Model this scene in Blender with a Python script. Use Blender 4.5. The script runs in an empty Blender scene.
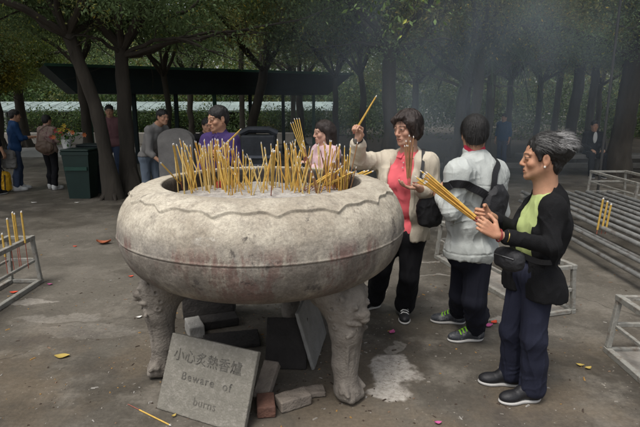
EXPOSURE = 0.38
import bpy, math, random
import numpy as np
from mathutils import Vector, Matrix
random.seed(7); rng = np.random.default_rng(7)
SC = bpy.context.scene
COL = SC.collection
# ---------------------------------------------------------------- camera
F = 512.0; CXP, CYP = 320.0, 213.5; PITCH = math.radians(12.5); CH = 1.7
SP, CP = math.sin(PITCH), math.cos(PITCH)
def ray(px, py):
    cx = (px-CXP)/F; cy = -(py-CYP)/F
    return np.array([cx, CP+SP*cy, -SP+CP*cy])
def at(px, py, Y):
    d = ray(px, py); t = Y/d[1]
    return np.array([0, 0, CH])+d*t
def gp(px, py, z=0.0):
    d = ray(px, py); t = (z-CH)/d[2]
    return np.array([0, 0, CH])+d*t
V = lambda *a: np.array(a, float)
def nrm(v):
    v = np.array(v, float); return v/np.linalg.norm(v)

cam = bpy.data.cameras.new('camera'); camo = bpy.data.objects.new('camera', cam); COL.objects.link(camo)
cam.lens = 36.0*F/640.0; cam.sensor_width = 36; cam.clip_end = 600; cam.clip_start = 0.05
camo.location = (0, 0, CH); camo.rotation_euler = (math.radians(90)-PITCH, 0, 0)
SC.camera = camo

# ---------------------------------------------------------------- materials
MATS = {}
def mat(name, col, rough=0.7, var=0.12, scale=8.0, bump=0.0, bscale=60.0, metal=0.0, stretch=(1, 1, 1), col2=None, c2amt=0.0, c2scale=3.0, spec=0.4, attr=False, transl=0.0, sheen=0.0, coords='Object'):
    if name in MATS: return MATS[name]
    m = bpy.data.materials.new(name); m.use_nodes = True
    nt = m.node_tree; N = nt.nodes; L = nt.links
    b = N['Principled BSDF']; b.inputs['Roughness'].default_value = rough; b.inputs['Metallic'].default_value = metal
    b.inputs['Specular IOR Level'].default_value = spec
    if sheen: b.inputs['Sheen Weight'].default_value = sheen
    tc = N.new('ShaderNodeTexCoord'); mp = N.new('ShaderNodeMapping'); mp.inputs['Scale'].default_value = stretch
    L.new(tc.outputs[coords], mp.inputs['Vector'])
    n1 = N.new('ShaderNodeTexNoise'); n1.inputs['Scale'].default_value = scale; n1.inputs['Detail'].default_value = 5; n1.inputs['Roughness'].default_value = .6
    L.new(mp.outputs[0], n1.inputs['Vector'])
    mr = N.new('ShaderNodeMapRange'); mr.inputs['From Min'].default_value = .3; mr.inputs['From Max'].default_value = .7
    mr.inputs['To Min'].default_value = 1-var; mr.inputs['To Max'].default_value = 1+var
    L.new(n1.outputs['Fac'], mr.inputs['Value'])
    mul = N.new('ShaderNodeVectorMath'); mul.operation = 'SCALE'
    if attr:
        a = N.new('ShaderNodeAttribute'); a.attribute_name = 'Col'; src = a.outputs['Color']
    else:
        rgb = N.new('ShaderNodeRGB'); rgb.outputs[0].default_value = (*col, 1); src = rgb.outputs[0]
    if col2:
        n3 = N.new('ShaderNodeTexNoise'); n3.inputs['Scale'].default_value = c2scale; n3.inputs['Detail'].default_value = 6; n3.inputs['Roughness'].default_value = .65
        L.new(mp.outputs[0], n3.inputs['Vector'])
        r3 = N.new('ShaderNodeMapRange'); r3.inputs['From Min'].default_value = .5-.0; r3.inputs['From Max'].default_value = .68; r3.inputs['To Max'].default_value = c2amt
        L.new(n3.outputs['Fac'], r3.inputs['Value'])
        mx = N.new('ShaderNodeMix'); mx.data_type = 'RGBA'; L.new(r3.outputs[0], mx.inputs['Factor']); L.new(src, mx.inputs['A']); mx.inputs['B'].default_value = (*col2, 1)
        src = mx.outputs['Result']
    L.new(src, mul.inputs[0]); L.new(mr.outputs[0], mul.inputs['Scale']); L.new(mul.outputs[0], b.inputs['Base Color'])
    if bump:
        n2 = N.new('ShaderNodeTexNoise'); n2.inputs['Scale'].default_value = bscale; n2.inputs['Detail'].default_value = 4
        L.new(mp.outputs[0], n2.inputs['Vector'])
        bp = N.new('ShaderNodeBump'); bp.inputs['Strength'].default_value = bump; bp.inputs['Distance'].default_value = 0.01
        L.new(n2.outputs['Fac'], bp.inputs['Height']); L.new(bp.outputs[0], b.inputs['Normal'])
    if transl:
        t = N.new('ShaderNodeBsdfTranslucent'); L.new(mul.outputs[0], t.inputs['Color'])
        ms = N.new('ShaderNodeMixShader'); ms.inputs[0].default_value = transl
        L.new(b.outputs[0], ms.inputs[1]); L.new(t.outputs[0], ms.inputs[2]); L.new(ms.outputs[0], N['Material Output'].inputs['Surface'])
    MATS[name] = m
    return m

# ---------------------------------------------------------------- objects
def props(o, label=None, cat=None, group=None, kind=None):
    if label: o['label'] = label
    if cat: o['category'] = cat
    if group: o['group'] = group
    if kind: o['kind'] = kind
    return o
def empty(name, loc, label, cat, group=None, rz=0.0):
    o = bpy.data.objects.new(name, None); o.empty_display_size = .1; COL.objects.link(o)
    o.location = [float(c) for c in loc]; o.rotation_euler = (0, 0, rz)
    return props(o, label, cat, group)
def mesh_obj(name, verts, faces, mats, parent=None, smooth=True, midx=None, col=None, world=True):
    """verts in world coordinates; when parented they are shifted into the parent's frame"""
    me = bpy.data.meshes.new(name)
    verts = np.asarray(verts, dtype=np.float32)
    if parent is not None and world:
        M = parent.matrix_basis.copy()
        p = parent.parent
        while p is not None:
            M = p.matrix_basis @ M; p = p.parent
        Mi = np.array(M.inverted()); verts = verts @ Mi[:3, :3].T + Mi[:3, 3]
    if isinstance(faces, np.ndarray):
        n, k = faces.shape
        me.vertices.add(len(verts)); me.vertices.foreach_set('co', verts.astype(np.float32).ravel())
        me.loops.add(n*k); me.loops.foreach_set('vertex_index', faces.astype(np.int32).ravel())
        me.polygons.add(n); me.polygons.foreach_set('loop_start', np.arange(0, n*k, k, dtype=np.int32))
        me.update(calc_edges=True); me.validate()
    else:
        me.from_pydata([tuple(map(float, v)) for v in verts], [], faces)
    if not isinstance(mats, (list, tuple)): mats = [mats]
    for m in mats: me.materials.append(m)
    if midx is not None: me.polygons.foreach_set('material_index', np.asarray(midx, dtype=np.int32))
    me.polygons.foreach_set('use_smooth', np.full(len(me.polygons), bool(smooth)))
    if col is not None:
        ca = me.color_attributes.new('Col', 'FLOAT_COLOR', 'POINT')
        c4 = np.ones((len(me.vertices), 4), np.float32); c4[:, :3] = col
        ca.data.foreach_set('color', c4.ravel())
    me.update()
    o = bpy.data.objects.new(name, me); COL.objects.link(o)
    if parent is not None: o.parent = parent
    return o
class MB:
    def __init__(s): s.v = []; s.f = []; s.mi = []; s.m = 0
    def add(s, vs, fs):
        n = len(s.v); s.v += [tuple(map(float, v)) for v in vs]
        for f in fs: s.f.append(tuple(i+n for i in f)); s.mi.append(s.m)
        return s
    def box(s, c, h, R=None, bev=0.0):
        """chamfered box: centre c, half sizes h, rotation R columns are axes"""
        c = np.array(c, float); h = np.array(h, float); R = np.eye(3) if R is None else np.array(R, float)
        if bev <= 0:
            vs = [c+R@(h*np.array([x, y, z])) for x in (-1, 1) for y in (-1, 1) for z in (-1, 1)]
            return s.add(vs, [(0, 1, 3, 2), (4, 6, 7, 5), (0, 4, 5, 1), (2, 3, 7, 6), (0, 2, 6, 4), (1, 5, 7, 3)])
        b = min(bev, *(h*.9)); pts = []; idx = {}
        for sx in (-1, 1):
            for sy in (-1, 1):
                for sz in (-1, 1):
                    for a in range(3):
                        q = h.copy()-b; q[a] = h[a]
                        idx[(sx, sy, sz, a)] = len(pts); pts.append(c+R@(q*np.array([sx, sy, sz])))
        fs = []
        for a in range(3):
            o1, o2 = [i for i in range(3) if i != a]
            for sg in (-1, 1):
                def key(u, w):
                    k = [0, 0, 0]; k[a] = sg; k[o1] = u; k[o2] = w; return (*k, a)
                q = [idx[key(-1, -1)], idx[key(1, -1)], idx[key(1, 1)], idx[key(-1, 1)]]
                if (sg > 0) != (a != 1): q = q[::-1]
                fs.append(tuple(q))
        for a in range(3):
            o1, o2 = [i for i in range(3) if i != a]
            for u in (-1, 1):
                for w in (-1, 1):
                    k0 = [0, 0, 0]; k0[o1] = u; k0[o2] = w
                    k1 = list(k0); k0[a] = -1; k1[a] = 1
                    q = [idx[(*k0, o1)], idx[(*k1, o1)], idx[(*k1, o2)], idx[(*k0, o2)]]
                    fs.append(tuple(q))
        for sx in (-1, 1):
            for sy in (-1, 1):
                for sz in (-1, 1):
                    fs.append(tuple(idx[(sx, sy, sz, a)] for a in range(3)))
        return s.add(pts, fs)
    def beam(s, p0, p1, w, h, up=(0, 0, 1), bev=0.003):
        p0 = np.array(p0, float); p1 = np.array(p1, float); d = nrm(p1-p0); u = np.array(up, float)
        if abs(d@u) > .98: u = np.array([0, 1, 0.])
        x = nrm(np.cross(d, u)); u = np.cross(x, d)
        return s.box((p0+p1)/2, (w/2, np.linalg.norm(p1-p0)/2, h/2), np.stack([x, d, u], 1), bev)
    def tube(s, pts, rs, n=10, cap=True, jit=0.0):
        pts = [np.array(p, float) for p in pts]
        if not hasattr(rs, '__len__'): rs = [rs]*len(pts)
        base = len(s.v); t0 = nrm(pts[1]-pts[0]); a = np.array([0, 0, 1.]) if abs(t0[2]) < .9 else np.array([1., 0, 0])
        x = nrm(np.cross(t0, a)); vs = []; fs = []
        for i, p in enumerate(pts):
            t = nrm(pts[min(i+1, len(pts)-1)]-pts[max(i-1, 0)])
            x = nrm(x-t*(x@t)); y = np.cross(t, x)
            for k in range(n):
                q = 2*math.pi*k/n; vs.append(p+rs[i]*(math.cos(q)*x+math.sin(q)*y))
        if jit:
            A = np.array(vs); C_ = np.repeat(np.array(pts), n, 0); k_ = 1+jit*((fbm(A*V(9, 9, 3.5), 3)-.45)*2+(1-2*np.abs(noise(A*V(26, 26, 5), 4)-.5))*.45-.2); vs = list(C_+(A-C_)*k_[:, None])
        for i in range(len(pts)-1):
            for k in range(n):
                k2 = (k+1) % n
                fs.append((i*n+k, i*n+k2, (i+1)*n+k2, (i+1)*n+k))
        if cap: fs.append(tuple(range(n))[::-1]); fs.append(tuple((len(pts)-1)*n+k for k in range(n)))
        return s.add(vs, fs)
    def lathe(s, c, prof, n=32):
        vs = []; fs = []
        for r, z in prof:
            for k in range(n):
                q = 2*math.pi*k/n; vs.append((c[0]+r*math.cos(q), c[1]+r*math.sin(q), c[2]+z))
        for i in range(len(prof)-1):
            for k in range(n):
                k2 = (k+1) % n; fs.append((i*n+k, i*n+k2, (i+1)*n+k2, (i+1)*n+k))
        fs.append(tuple(range(n))[::-1]); fs.append(tuple((len(prof)-1)*n+k for k in range(n)))
        return s.add(vs, fs)
    def build(s, name, mats, parent=None, smooth=False):
        o = mesh_obj(name, s.v, s.f, mats, parent, smooth, s.mi)
        if smooth:
            o.data.set_sharp_from_angle(angle=math.radians(40)) if hasattr(o.data, 'set_sharp_from_angle') else None
        return o

# ---------------------------------------------------------------- noise
def _h(i, j, k, seed):
    n = (i*374761393+j*668265263+k*2147483647+seed*974634777) & 0xffffffff
    n = ((n ^ (n >> 13))*1274126177) & 0xffffffff
    n = n ^ (n >> 16)
    return (n & 0xffff)/65535.0
def noise(P, seed=0):
    P = np.asarray(P, float); I = np.floor(P).astype(np.int64); f = P-I; f = f*f*(3-2*f)
    r = 0
    for dx in (0, 1):
        wx = f[..., 0] if dx else 1-f[..., 0]
        for dy in (0, 1):
            wy = f[..., 1] if dy else 1-f[..., 1]
            for dz in (0, 1):
                wz = f[..., 2] if dz else 1-f[..., 2]
                r = r+wx*wy*wz*_h(I[..., 0]+dx, I[..., 1]+dy, I[..., 2]+dz, seed)
    return r
def fbm(P, seed=0, o=3):
    r = 0; a = .5
    for i in range(o): r = r+a*noise(np.asarray(P)*2**i, seed+i); a *= .5
    return r

# ---------------------------------------------------------------- SDF modeller
class Sdf:
    def __init__(s, vox=0.005): s.vox = vox; s.ops = []; s.nz = []
    def cap(s, p0, p1, r0, r1=None, k=.02, op='+'):
        r1 = r0 if r1 is None else r1; p0 = np.array(p0, float); p1 = np.array(p1, float); r = max(r0, r1)
        s.ops.append((op, 'c', (p0, p1, r0, r1), k, np.minimum(p0, p1)-r, np.maximum(p0, p1)+r)); return s
    def ell(s, c, r, R=None, k=.02, op='+'):
        c = np.array(c, float); r = np.array(r, float)*np.ones(3); R = np.eye(3) if R is None else np.array(R, float)
        e = np.abs(R)@r
        s.ops.append((op, 'e', (c, r, R), k, c-e, c+e)); return s
    def box(s, c, h, R=None, rd=.005, k=.01, op='+'):
        c = np.array(c, float); h = np.array(h, float); R = np.eye(3) if R is None else np.array(R, float)
        e = np.abs(R)@h
        s.ops.append((op, 'b', (c, h, R, rd), k, c-e, c+e)); return s
    def cut(s, p, n, k=.004, lo=None, hi=None):
        s.ops.append(('/', 'p', (np.array(p, float), nrm(n)), k, lo, hi)); return s
    def fold(s, fn): s.nz.append(fn); return s
    def mesh(s, extra=0.0):
        adds = [o for o in s.ops if o[0] == '+']
        lo = np.min([o[4] for o in adds], 0)-.03-extra; hi = np.max([o[5] for o in adds], 0)+.03+extra
        v = s.vox; n = np.ceil((hi-lo)/v).astype(int)+1
        f = np.full(n, .15, np.float32)
        ax = [lo[i]+v*np.arange(n[i]) for i in range(3)]
        for op, kind, pr, k, a, b in s.ops:
            m = k+2.5*v+.006
            if a is None: a_, b_ = lo, hi
            else: a_, b_ = a-m, b+m
            i0 = np.clip(np.floor((a_-lo)/v).astype(int), 0, n-1); i1 = np.clip(np.ceil((b_-lo)/v).astype(int)+1, 1, n)
            if np.any(i1 <= i0): continue
            sl = tuple(slice(i0[i], i1[i]) for i in range(3))
            X = ax[0][sl[0]][:, None, None]; Y = ax[1][sl[1]][None, :, None]; Z = ax[2][sl[2]][None, None, :]
            if kind == 'c':
                p0, p1, r0, r1 = pr; d = p1-p0; L2 = max(d@d, 1e-9)
                x = X-p0[0]; y = Y-p0[1]; z = Z-p0[2]
                t = np.clip((x*d[0]+y*d[1]+z*d[2])/L2, 0, 1)
                g = np.sqrt((x-t*d[0])**2+(y-t*d[1])**2+(z-t*d[2])**2)-(r0+(r1-r0)*t)
            elif kind == 'e':
                c, r, R = pr; x = X-c[0]; y = Y-c[1]; z = Z-c[2]
                q = [x*R[0, i]+y*R[1, i]+z*R[2, i] for i in range(3)]
                k0 = np.sqrt(sum((q[i]/r[i])**2 for i in range(3))); k1 = np.sqrt(sum((q[i]/r[i]**2)**2 for i in range(3)))+1e-6
                g = k0*(k0-1)/k1
            elif kind == 'b':
                c, h, R, rd = pr; x = X-c[0]; y = Y-c[1]; z = Z-c[2]
                q = [np.abs(x*R[0, i]+y*R[1, i]+z*R[2, i])-(h[i]-rd) for i in range(3)]
                g = np.sqrt(sum(np.maximum(w, 0)**2 for w in q))+np.minimum(np.maximum(np.maximum(q[0], q[1]), q[2]), 0)-rd
            else:
                p, nn = pr; g = -((X-p[0])*nn[0]+(Y-p[1])*nn[1]+(Z-p[2])*nn[2])
            g = g.astype(np.float32); A = f[sl]
            if op == '+':
                hh = np.clip(.5+.5*(g-A)/k, 0, 1); f[sl] = g*(1-hh)+A*hh-k*hh*(1-hh)
            else:
                g = -g; hh = np.clip(.5-.5*(g-A)/k, 0, 1); f[sl] = g*(1-hh)+A*hh+k*hh*(1-hh)
        if s.nz:
            ii = np.nonzero(np.abs(f) < .03)
            P = np.stack([ax[0][ii[0]], ax[1][ii[1]], ax[2][ii[2]]], 1)
            for fn in s.nz: f[ii] -= fn(P).astype(np.float32)
        f[0] = f[-1] = .1; f[:, 0] = f[:, -1] = .1; f[:, :, 0] = f[:, :, -1] = .1
        S = f < 0
        c8 = [S[a:n[0]-1+a, b:n[1]-1+b, c:n[2]-1+c] for a in (0, 1) for b in (0, 1) for c in (0, 1)]
        al = c8[0].copy(); an = c8[0].copy()
        for c in c8[1:]: al &= c; an |= c
        act = an & ~al; I = np.stack(np.nonzero(act), 1)
        idm = np.full(act.shape, -1, np.int32); idm[act] = np.arange(len(I))
        acc = np.zeros((len(I), 3)); cnt = np.zeros(len(I))
        cs = [(a, b, c) for a in (0, 1) for b in (0, 1) for c in (0, 1)]
        val = {c: f[I[:, 0]+c[0], I[:, 1]+c[1], I[:, 2]+c[2]] for c in cs}
        for c in cs:
            for a in range(3):
                if c[a] == 0:
                    d = list(c); d[a] = 1; d = tuple(d); fa, fb = val[c], val[d]; m = (fa < 0) != (fb < 0)
                    t = fa[m]/(fa[m]-fb[m]); p = np.tile(np.array(c, float), (m.sum(), 1)); p[:, a] += t
                    acc[m] += p; cnt[m] += 1
        vs = lo+v*(I+acc/cnt[:, None])
        qs = []
        for a in range(3):
            o1, o2 = [(1, 2), (2, 0), (0, 1)][a]
            s0 = [slice(0, -1)]*3; s1 = [slice(0, -1)]*3; s0[a] = slice(0, n[a]-1); s1[a] = slice(1, n[a])
            A = S[tuple(s0)]; B = S[tuple(s1)]; E = np.stack(np.nonzero(A != B), 1)
            E = E[(E[:, o1] > 0) & (E[:, o2] > 0)]
            ins = A[E[:, 0], E[:, 1], E[:, 2]]
            def cell(d1, d2):
                q = E.copy(); q[:, o1] += d1; q[:, o2] += d2; return idm[q[:, 0], q[:, 1], q[:, 2]]
            q = np.stack([cell(-1, -1), cell(0, -1), cell(0, 0), cell(-1, 0)], 1)
            q[~ins] = q[~ins][:, ::-1]; qs.append(q)
        q = np.concatenate(qs); q = q[(q >= 0).all(1)]
        return vs, q
    def build(s, name, m, parent, color=None, extra=0.0):
        vs, q = s.mesh(extra)
        return mesh_obj(name, vs, q, m, parent, True, None, None if color is None else color(vs))
# ---------------------------------------------------------------- people
SKIN = (0.42, 0.235, 0.15)
def frame(fwd, up=(0, 0, 1)):
    f = nrm(fwd); r = nrm(np.cross(f, up)); u = np.cross(r, f)
    return np.stack([r, f, u], 1)
def head_prims(S, c, R, s=1.0, jaw=1.0, neck=None, old=0.0):
    T = lambda x, y, z: c+R@(s*np.array([x, y, z]))
    S.ell(T(0, -.012, .034), s*V(.073, .094, .080), R, .02)
    S.ell(T(0, .020, -.035), s*V(.056*jaw, .062, .074), R, .03)
    S.cap(T(-.050, -.004, -.048), T(-.020*jaw, .062, -.092), s*.016, s*.014, .03)
    S.cap(T(.050, -.004, -.048), T(.020*jaw, .062, -.092), s*.016, s*.014, .03)
    S.ell(T(0, .072, -.098), s*.017, None, .02)
    for e in (-1, 1):
        S.ell(T(e*.040, .056, -.026), s*V(.022, .020, .020), R, .02)
        S.cap(T(e*.010, .082, .024), T(e*.048, .066, .026), s*.008, s*.006, .014)
        S.ell(T(e*.030, .096, .006), s*V(.017, .010, .011), R, .014, '-')
        S.ell(T(e*.031, .0745, .006), s*V(.0150, .0125, .0100), R, .004)
        S.cap(T(e*.018, .083, .0125), T(e*.045, .075, .0105), s*.0042, s*.0034, .006)
        S.cap(T(e*.019, .0825, .000), T(e*.043, .0745, .000), s*.0036, s*.003, .008)
        S.ell(T(e*.0105, .090, -.034), s*V(.008, .009, .0065), R, .006)
        S.ell(T(e*.077, -.012, -.004), s*V(.008, .019, .032), R, .006)
        S.ell(T(e*.085, -.006, -.002), s*V(.005, .010, .018), R, .004, '-')
        S.ell(T(e*.076, -.006, -.034), s*V(.006, .008, .009), R, .005)
    S.cap(T(0, .080, .016), T(0, .101, -.026), s*.0075, s*.0105, .012)
    S.ell(T(0, .1015, -.030), s*V(.0095, .009, .008), R, .006)
    S.ell(T(0, .080, -.062), s*V(.028, .010, .018), R, .015)
    S.cap(T(-.021, .080, -.0605), T(.021, .080, -.0605), s*.0038, s*.0038, .004)
    S.cap(T(-.010, .0885, -.0585), T(.010, .0885, -.0585), s*.0048, s*.0048, .006)
    S.cap(T(-.009, .0865, -.070), T(.009, .0865, -.070), s*.0056, s*.0056, .006)
    S.cap(T(-.022, .0885, -.0645), T(.022, .0885, -.0645), s*.0026, s*.0026, .003, '-')
    if old:
        for e in (-1, 1):
            S.cap(T(e*.020, .092, -.036), T(e*.034, .078, -.066), s*.0022, s*.0018, .006, '-')
            S.cap(T(e*.020, .083, -.014), T(e*.040, .072, -.012), s*.0018, s*.0012, .005, '-')
    if neck is not None:
        S.cap(T(0, -.024, -.045), neck, s*.052, .058, .035)
        S.cap(T(0, .010, -.085), neck+R@V(0, .030, 0), s*.030, .034, .03)
def head_color(c, R, s, skin=SKIN, brow=(.03, .025, .02)):
    def fn(P, base):
        q = (P-c)@R/s; near = (np.linalg.norm(q, axis=1) < .16)
        x, y, z = np.abs(q[:, 0]), q[:, 1], q[:, 2]
        def blend(m, colr, a=1.0):
            w = (np.clip(m, 0, 1)*near*a)[:, None]; base[:] = base*(1-w)+np.array(colr)*w
        fr = (y > .05)
        blend(np.clip(1.4-np.hypot((x-.045)/.025, (z+.03)/.028), 0, 1)*fr, (skin[0]*1.06, skin[1]*.92, skin[2]*.90), .5)
        blend(np.clip(1.5-np.hypot(x/.016, (z+.03)/.014), 0, 1)*(y > .085), (skin[0]*1.02, skin[1]*.84, skin[2]*.8), .5)
        blend(np.clip(2.2*(1.15-np.hypot(x/.025, (z+.0645)/.0105)), 0, 1)*fr, (skin[0]*.80, skin[1]*.5, skin[2]*.5), .8)
        blend(np.clip(3*(1.0-np.hypot(x/.024, (z+.0645)/.0022)), 0, 1)*fr, (.10, .04, .035), .9)
        blend(np.clip(3*(1.05-np.hypot((x-.031)/.0125, (z-.0060)/.0042)), 0, 1)*fr, (.34, .28, .24), .8)
        blend(np.clip(3*(1.2-np.hypot((x-.030)/.0060, (z-.006)/.0048)), 0, 1)*fr, (.012, .009, .007))
        blend(np.clip(3*(1.0-np.abs(z-.0108+(x-.031)**2*8)/.0026), 0, 1)*(np.abs(x-.031) < .017)*fr, (.03, .02, .018), .9)
        blend(np.clip(2*(1.1-np.abs(z-.0275+(x-.03)**2*5)/.0045), 0, 1)*(np.abs(x-.031) < .021)*fr, brow, .75)
        blend(np.clip(1.2-np.hypot((x-.0105)/.004, (z+.040)/.003), 0, 1)*(y > .08), (.06, .03, .025), .9)
    return fn
def hand(S, w, d, n, side=1, curl=(.9, 1.0, .7), thumb=.5, s=1.0, spread=.10, idx=0.0):
    """w wrist, d along the hand, n palm-facing direction, side: thumb towards side*(d x n)"""
    d = nrm(d); n = nrm(np.array(n)-d*(np.array(n)@d)); x = np.cross(d, n)*side
    for i, (ox, kl, fl) in enumerate(((.028, .084, .93), (.0095, .088, 1.0), (-.009, .084, .94), (-.026, .076, .76))):
        kn = w+s*(d*kl+x*ox); S.cap(w+s*(x*ox*.55+d*.012), kn, s*.0150, s*.0105, .008)
        a = 0.0; p = kn; sp = (ox*spread/.028)
        cl = curl if i else tuple(c-idx for c in curl)
        for j, (ln, r0, r1) in enumerate(((.042, .0088, .0080), (.027, .0080, .0074), (.021, .0074, .0062))):
            a += cl[j]; dd = nrm(math.cos(a)*(d+x*sp)+math.sin(a)*n); q = p+dd*ln*fl*s
            S.cap(p, q, s*r0, s*r1, .0025); p = q
    p = w+s*(d*.018+x*.022+n*.004); dd = nrm(x*.75+d*.62+n*.25)
    q = p+dd*s*.040; S.cap(p, q, s*.0155, s*.0115, .010)
    dd = nrm(x*(.5-thumb*.5)+d*.8+n*thumb); q2 = q+dd*s*.031; S.cap(q, q2, s*.0108, s*.0095, .003)
    dd = nrm(dd+n*thumb*.4-x*thumb*.3); S.cap(q2, q2+dd*s*.024, s*.0095, s*.0072, .003)
def stad(S, c, x, w, r, k=.045): S.cap(np.array(c)-x*w, np.array(c)+x*w, r, r, k)
class Person:
    """joints J (world): head neck chest waist pelvis shL shR elL elR wrL wrR hipL hipR knL knR anL anR + vectors"""
    def __init__(s, J, fw, head_fw, hs=1.0, build=1.0, skin=SKIN):
        s.J = {k: np.array(v, float) for k, v in J.items()}; s.fw = nrm(V(fw[0], fw[1], 0)); s.rt = nrm(V(s.fw[1], -s.fw[0], 0))
        s.hR = frame(head_fw); s.hs = hs; s.b = build; s.skin = skin
    def torso(s, S, inf, top=True, belly=0.0, bust=0.0):
        J = s.J; b = s.b
        stad(S, J['pelvis'], s.rt, .080*b, .098*b+inf); stad(S, J['waist'], s.rt, .066*b, .096*b+inf)
        stad(S, (J['waist']+J['chest'])/2+s.fw*.004, s.rt, .070*b, .098*b+inf)
        stad(S, J['chest'], s.rt, .074*b, .103*b+inf)
        sc = (J['shL']+J['shR'])/2
        S.cap(J['shL']-V(0, 0, .015), J['shR']-V(0, 0, .015), .045*b+inf, None, .05)
        S.cap(sc+V(0, 0, .02), J['neck'], .07*b+inf*.6, .050+inf*.6, .05)
        for e in 'LR': S.cap(J['neck']-V(0, 0, .035), J['sh'+e]+V(0, 0, .004), .048*b+inf*.8, .040*b+inf, .04)
        S.cap(J['chest']-s.fw*.02, J['neck']-V(0, 0, .06)-s.fw*.01, .085*b+inf, .06*b+inf, .06)
        if belly: S.ell(J['waist']+s.fw*.045, V(.11, .10, .12)*(1+belly)+inf, None, .05)
        if bust:
            for e in (-1, 1): S.ell(J['chest']+s.fw*.07+s.rt*e*.065-V(0, 0, .03), V(.06, .055, .06)*bust+inf, None, .04)
    def arm(s, S, side, inf, end=1.0, k=.03, r=(.046, .037, .026)):
        J = s.J; sh, el, wr = J['sh'+side], J['el'+side], J['wr'+side]; b = s.b
        S.cap(sh, el, r[0]*b+inf, r[1]*b+inf, k)
        e = el+(wr-el)*end; S.cap(el, e, (r[1]-.001)*b+inf, (r[1]+(r[2]-r[1])*end)*b+inf, .02)
    def leg(s, S, side, inf, end=1.0, r=(.078, .052, .036), flare=0.0, k=.03):
        J = s.J; hp, kn, an = J['hip'+side], J['kn'+side], J['an'+side]; b = s.b
        S.cap(hp, kn, r[0]*b+inf, r[1]*b+inf, k)
        e = kn+(an-kn)*end; m = (kn+e)/2-s.fw*.012
        S.cap(kn, m, r[1]*b+inf, r[1]*.98*b+inf, .02); S.cap(m, e, r[1]*.98*b+inf, r[2]*b+inf+flare, .03)
    def body(s, root, hands, vox=.0042, old=0.0, jaw=1.0, brow=(.03, .025, .02)):
        J = s.J; S = Sdf(vox)
        s.torso(S, -.012)
        for sd in 'LR': s.arm(S, sd, 0); s.leg(S, sd, -.008); S.cap(J['an'+sd], J['an'+sd]+nrm(J['to'+sd]-J['an'+sd])*.1-V(0, 0, .05), .026, .018, .01)
        head_prims(S, J['head'], s.hR, s.hs, jaw, J['neck'], old)
        for h in hands: hand(S, *h[0], **h[1])
        hc = head_color(J['head'], s.hR, s.hs, s.skin, brow)
        def colr(P):
            base = np.tile(np.array(s.skin), (len(P), 1))*(0.82+.22*fbm(P*20, 3)+.18*fbm(P*75, 8))[:, None]*(1+np.array([.05, -.10, -.12])*(fbm(P*13, 15)-.4)[:, None]*2)
            hc(P, base); return base
        return S.build('body', mat('skin', SKIN, .55, .06, 40, .15, 220, attr=True, spec=.35), root, colr)
def foldfn(amp, sc=(14, 14, 6), seed=1, amp2=None, zone=None):
    def fn(P):
        n = fbm(P*np.array(sc)*1.45+3.1, seed, 2)/.75; r = 1-np.abs(2*n-1); n2 = noise(P*np.array(sc)*2.6, seed+9)
        v = amp*.55*(r**3*2.0-.7)+(amp2 or amp*.35)*.6*(n2-.5)
        if zone is not None: v = v*zone(P)
        return v
    return fn
def ringfold(p0, p1, amp, n, seed=0, tw=1.2):
    """creases running round a limb between p0 and p1"""
    p0 = np.array(p0); p1 = np.array(p1); d = p1-p0; L = np.linalg.norm(d); d = d/L
    def fn(P):
        t = ((P-p0)@d)/L; q = P-p0-np.outer((P-p0)@d, d); rad = np.linalg.norm(q, axis=1)
        w = np.clip(1-np.abs(t-.5)*2*.9, 0, 1)**.5*np.clip((.16-rad)/.03, 0, 1)
        ph = t*n*9.5+tw*q[:, 0]/.04+2.5*noise(P*11, seed)*2
        return .75*amp*w*((1-np.abs(np.sin(ph*.5)))**2*1.7-.45)*(.5+noise(P*16, seed+5))
    return fn
def shoe(root, an, to, colr='black_shoe', sole='sole_white', z0=0.0, L=.250, lace=None, w=.043):
    d = nrm(V(to[0]-an[0], to[1]-an[1], 0)); x = V(d[1], -d[0], 0); heel = V(an[0], an[1], z0)-d*.055
    R = np.stack([x, d, V(0, 0, 1)], 1)
    S = Sdf(.004)
    S.cap(heel+d*.03+V(0, 0, .045), heel+d*.03+V(0, 0, .080), .036, .036, .02)
    S.cap(heel+d*.045+V(0, 0, .065), heel+d*(L-.06)+V(0, 0, .034), .040, .027, .03)
    S.ell(heel+d*(L-.065)+V(0, 0, .034), V(w, .066, .034), R, .02); S.ell(heel+d*.05+V(0, 0, .035), V(.038, .05, .036), R, .02)
    S.cap(heel+d*.052+V(0, 0, .090), heel+d*.115+V(0, 0, .066), .038, .034, .02); S.cut(V(0, 0, z0+.016), (0, 0, -1))
    o = S.build('shoe', MATS[colr], root)
    S = Sdf(.004)
    S.ell(heel+d*(L-.07)+V(0, 0, .012), V(w+.004, .074, .022), R, .01); S.ell(heel+d*.05+V(0, 0, .012), V(.040, .055, .022), R, .03)
    S.cap(heel+d*.05+V(0, 0, .010), heel+d*(L-.07)+V(0, 0, .010), .032, .036, .02)
    S.cut(V(0, 0, z0+.001), (0, 0, -1)); S.cut(V(0, 0, z0+.020), (0, 0, 1))
    S.build('sole', MATS[sole], o)
    if lace:
        m = MB()
        for i in range(5):
            c = heel+d*(.090+i*.021)+V(0, 0, .119-.0118*i)
            m.tube([c-x*.030-V(0, 0, .012), c-x*.014+d*.004+V(0, 0, .002), c+x*.014-d*.004+V(0, 0, .002), c+x*.030-V(0, 0, .012)], .0048, 6)
        c = heel+d*.082+V(0, 0, .130)
        for e in (-1, 1):
            m.tube([c, c+x*e*.03+V(0, 0, .012), c+x*e*.045+d*.01-V(0, 0, .01), c+x*e*.015], .0042, 6); m.tube([c, c+x*e*.03+d*.03-V(0, 0, .01)], .003, 6)
        m.build('shoelace', MATS[lace], o, True)
    return o
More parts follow.
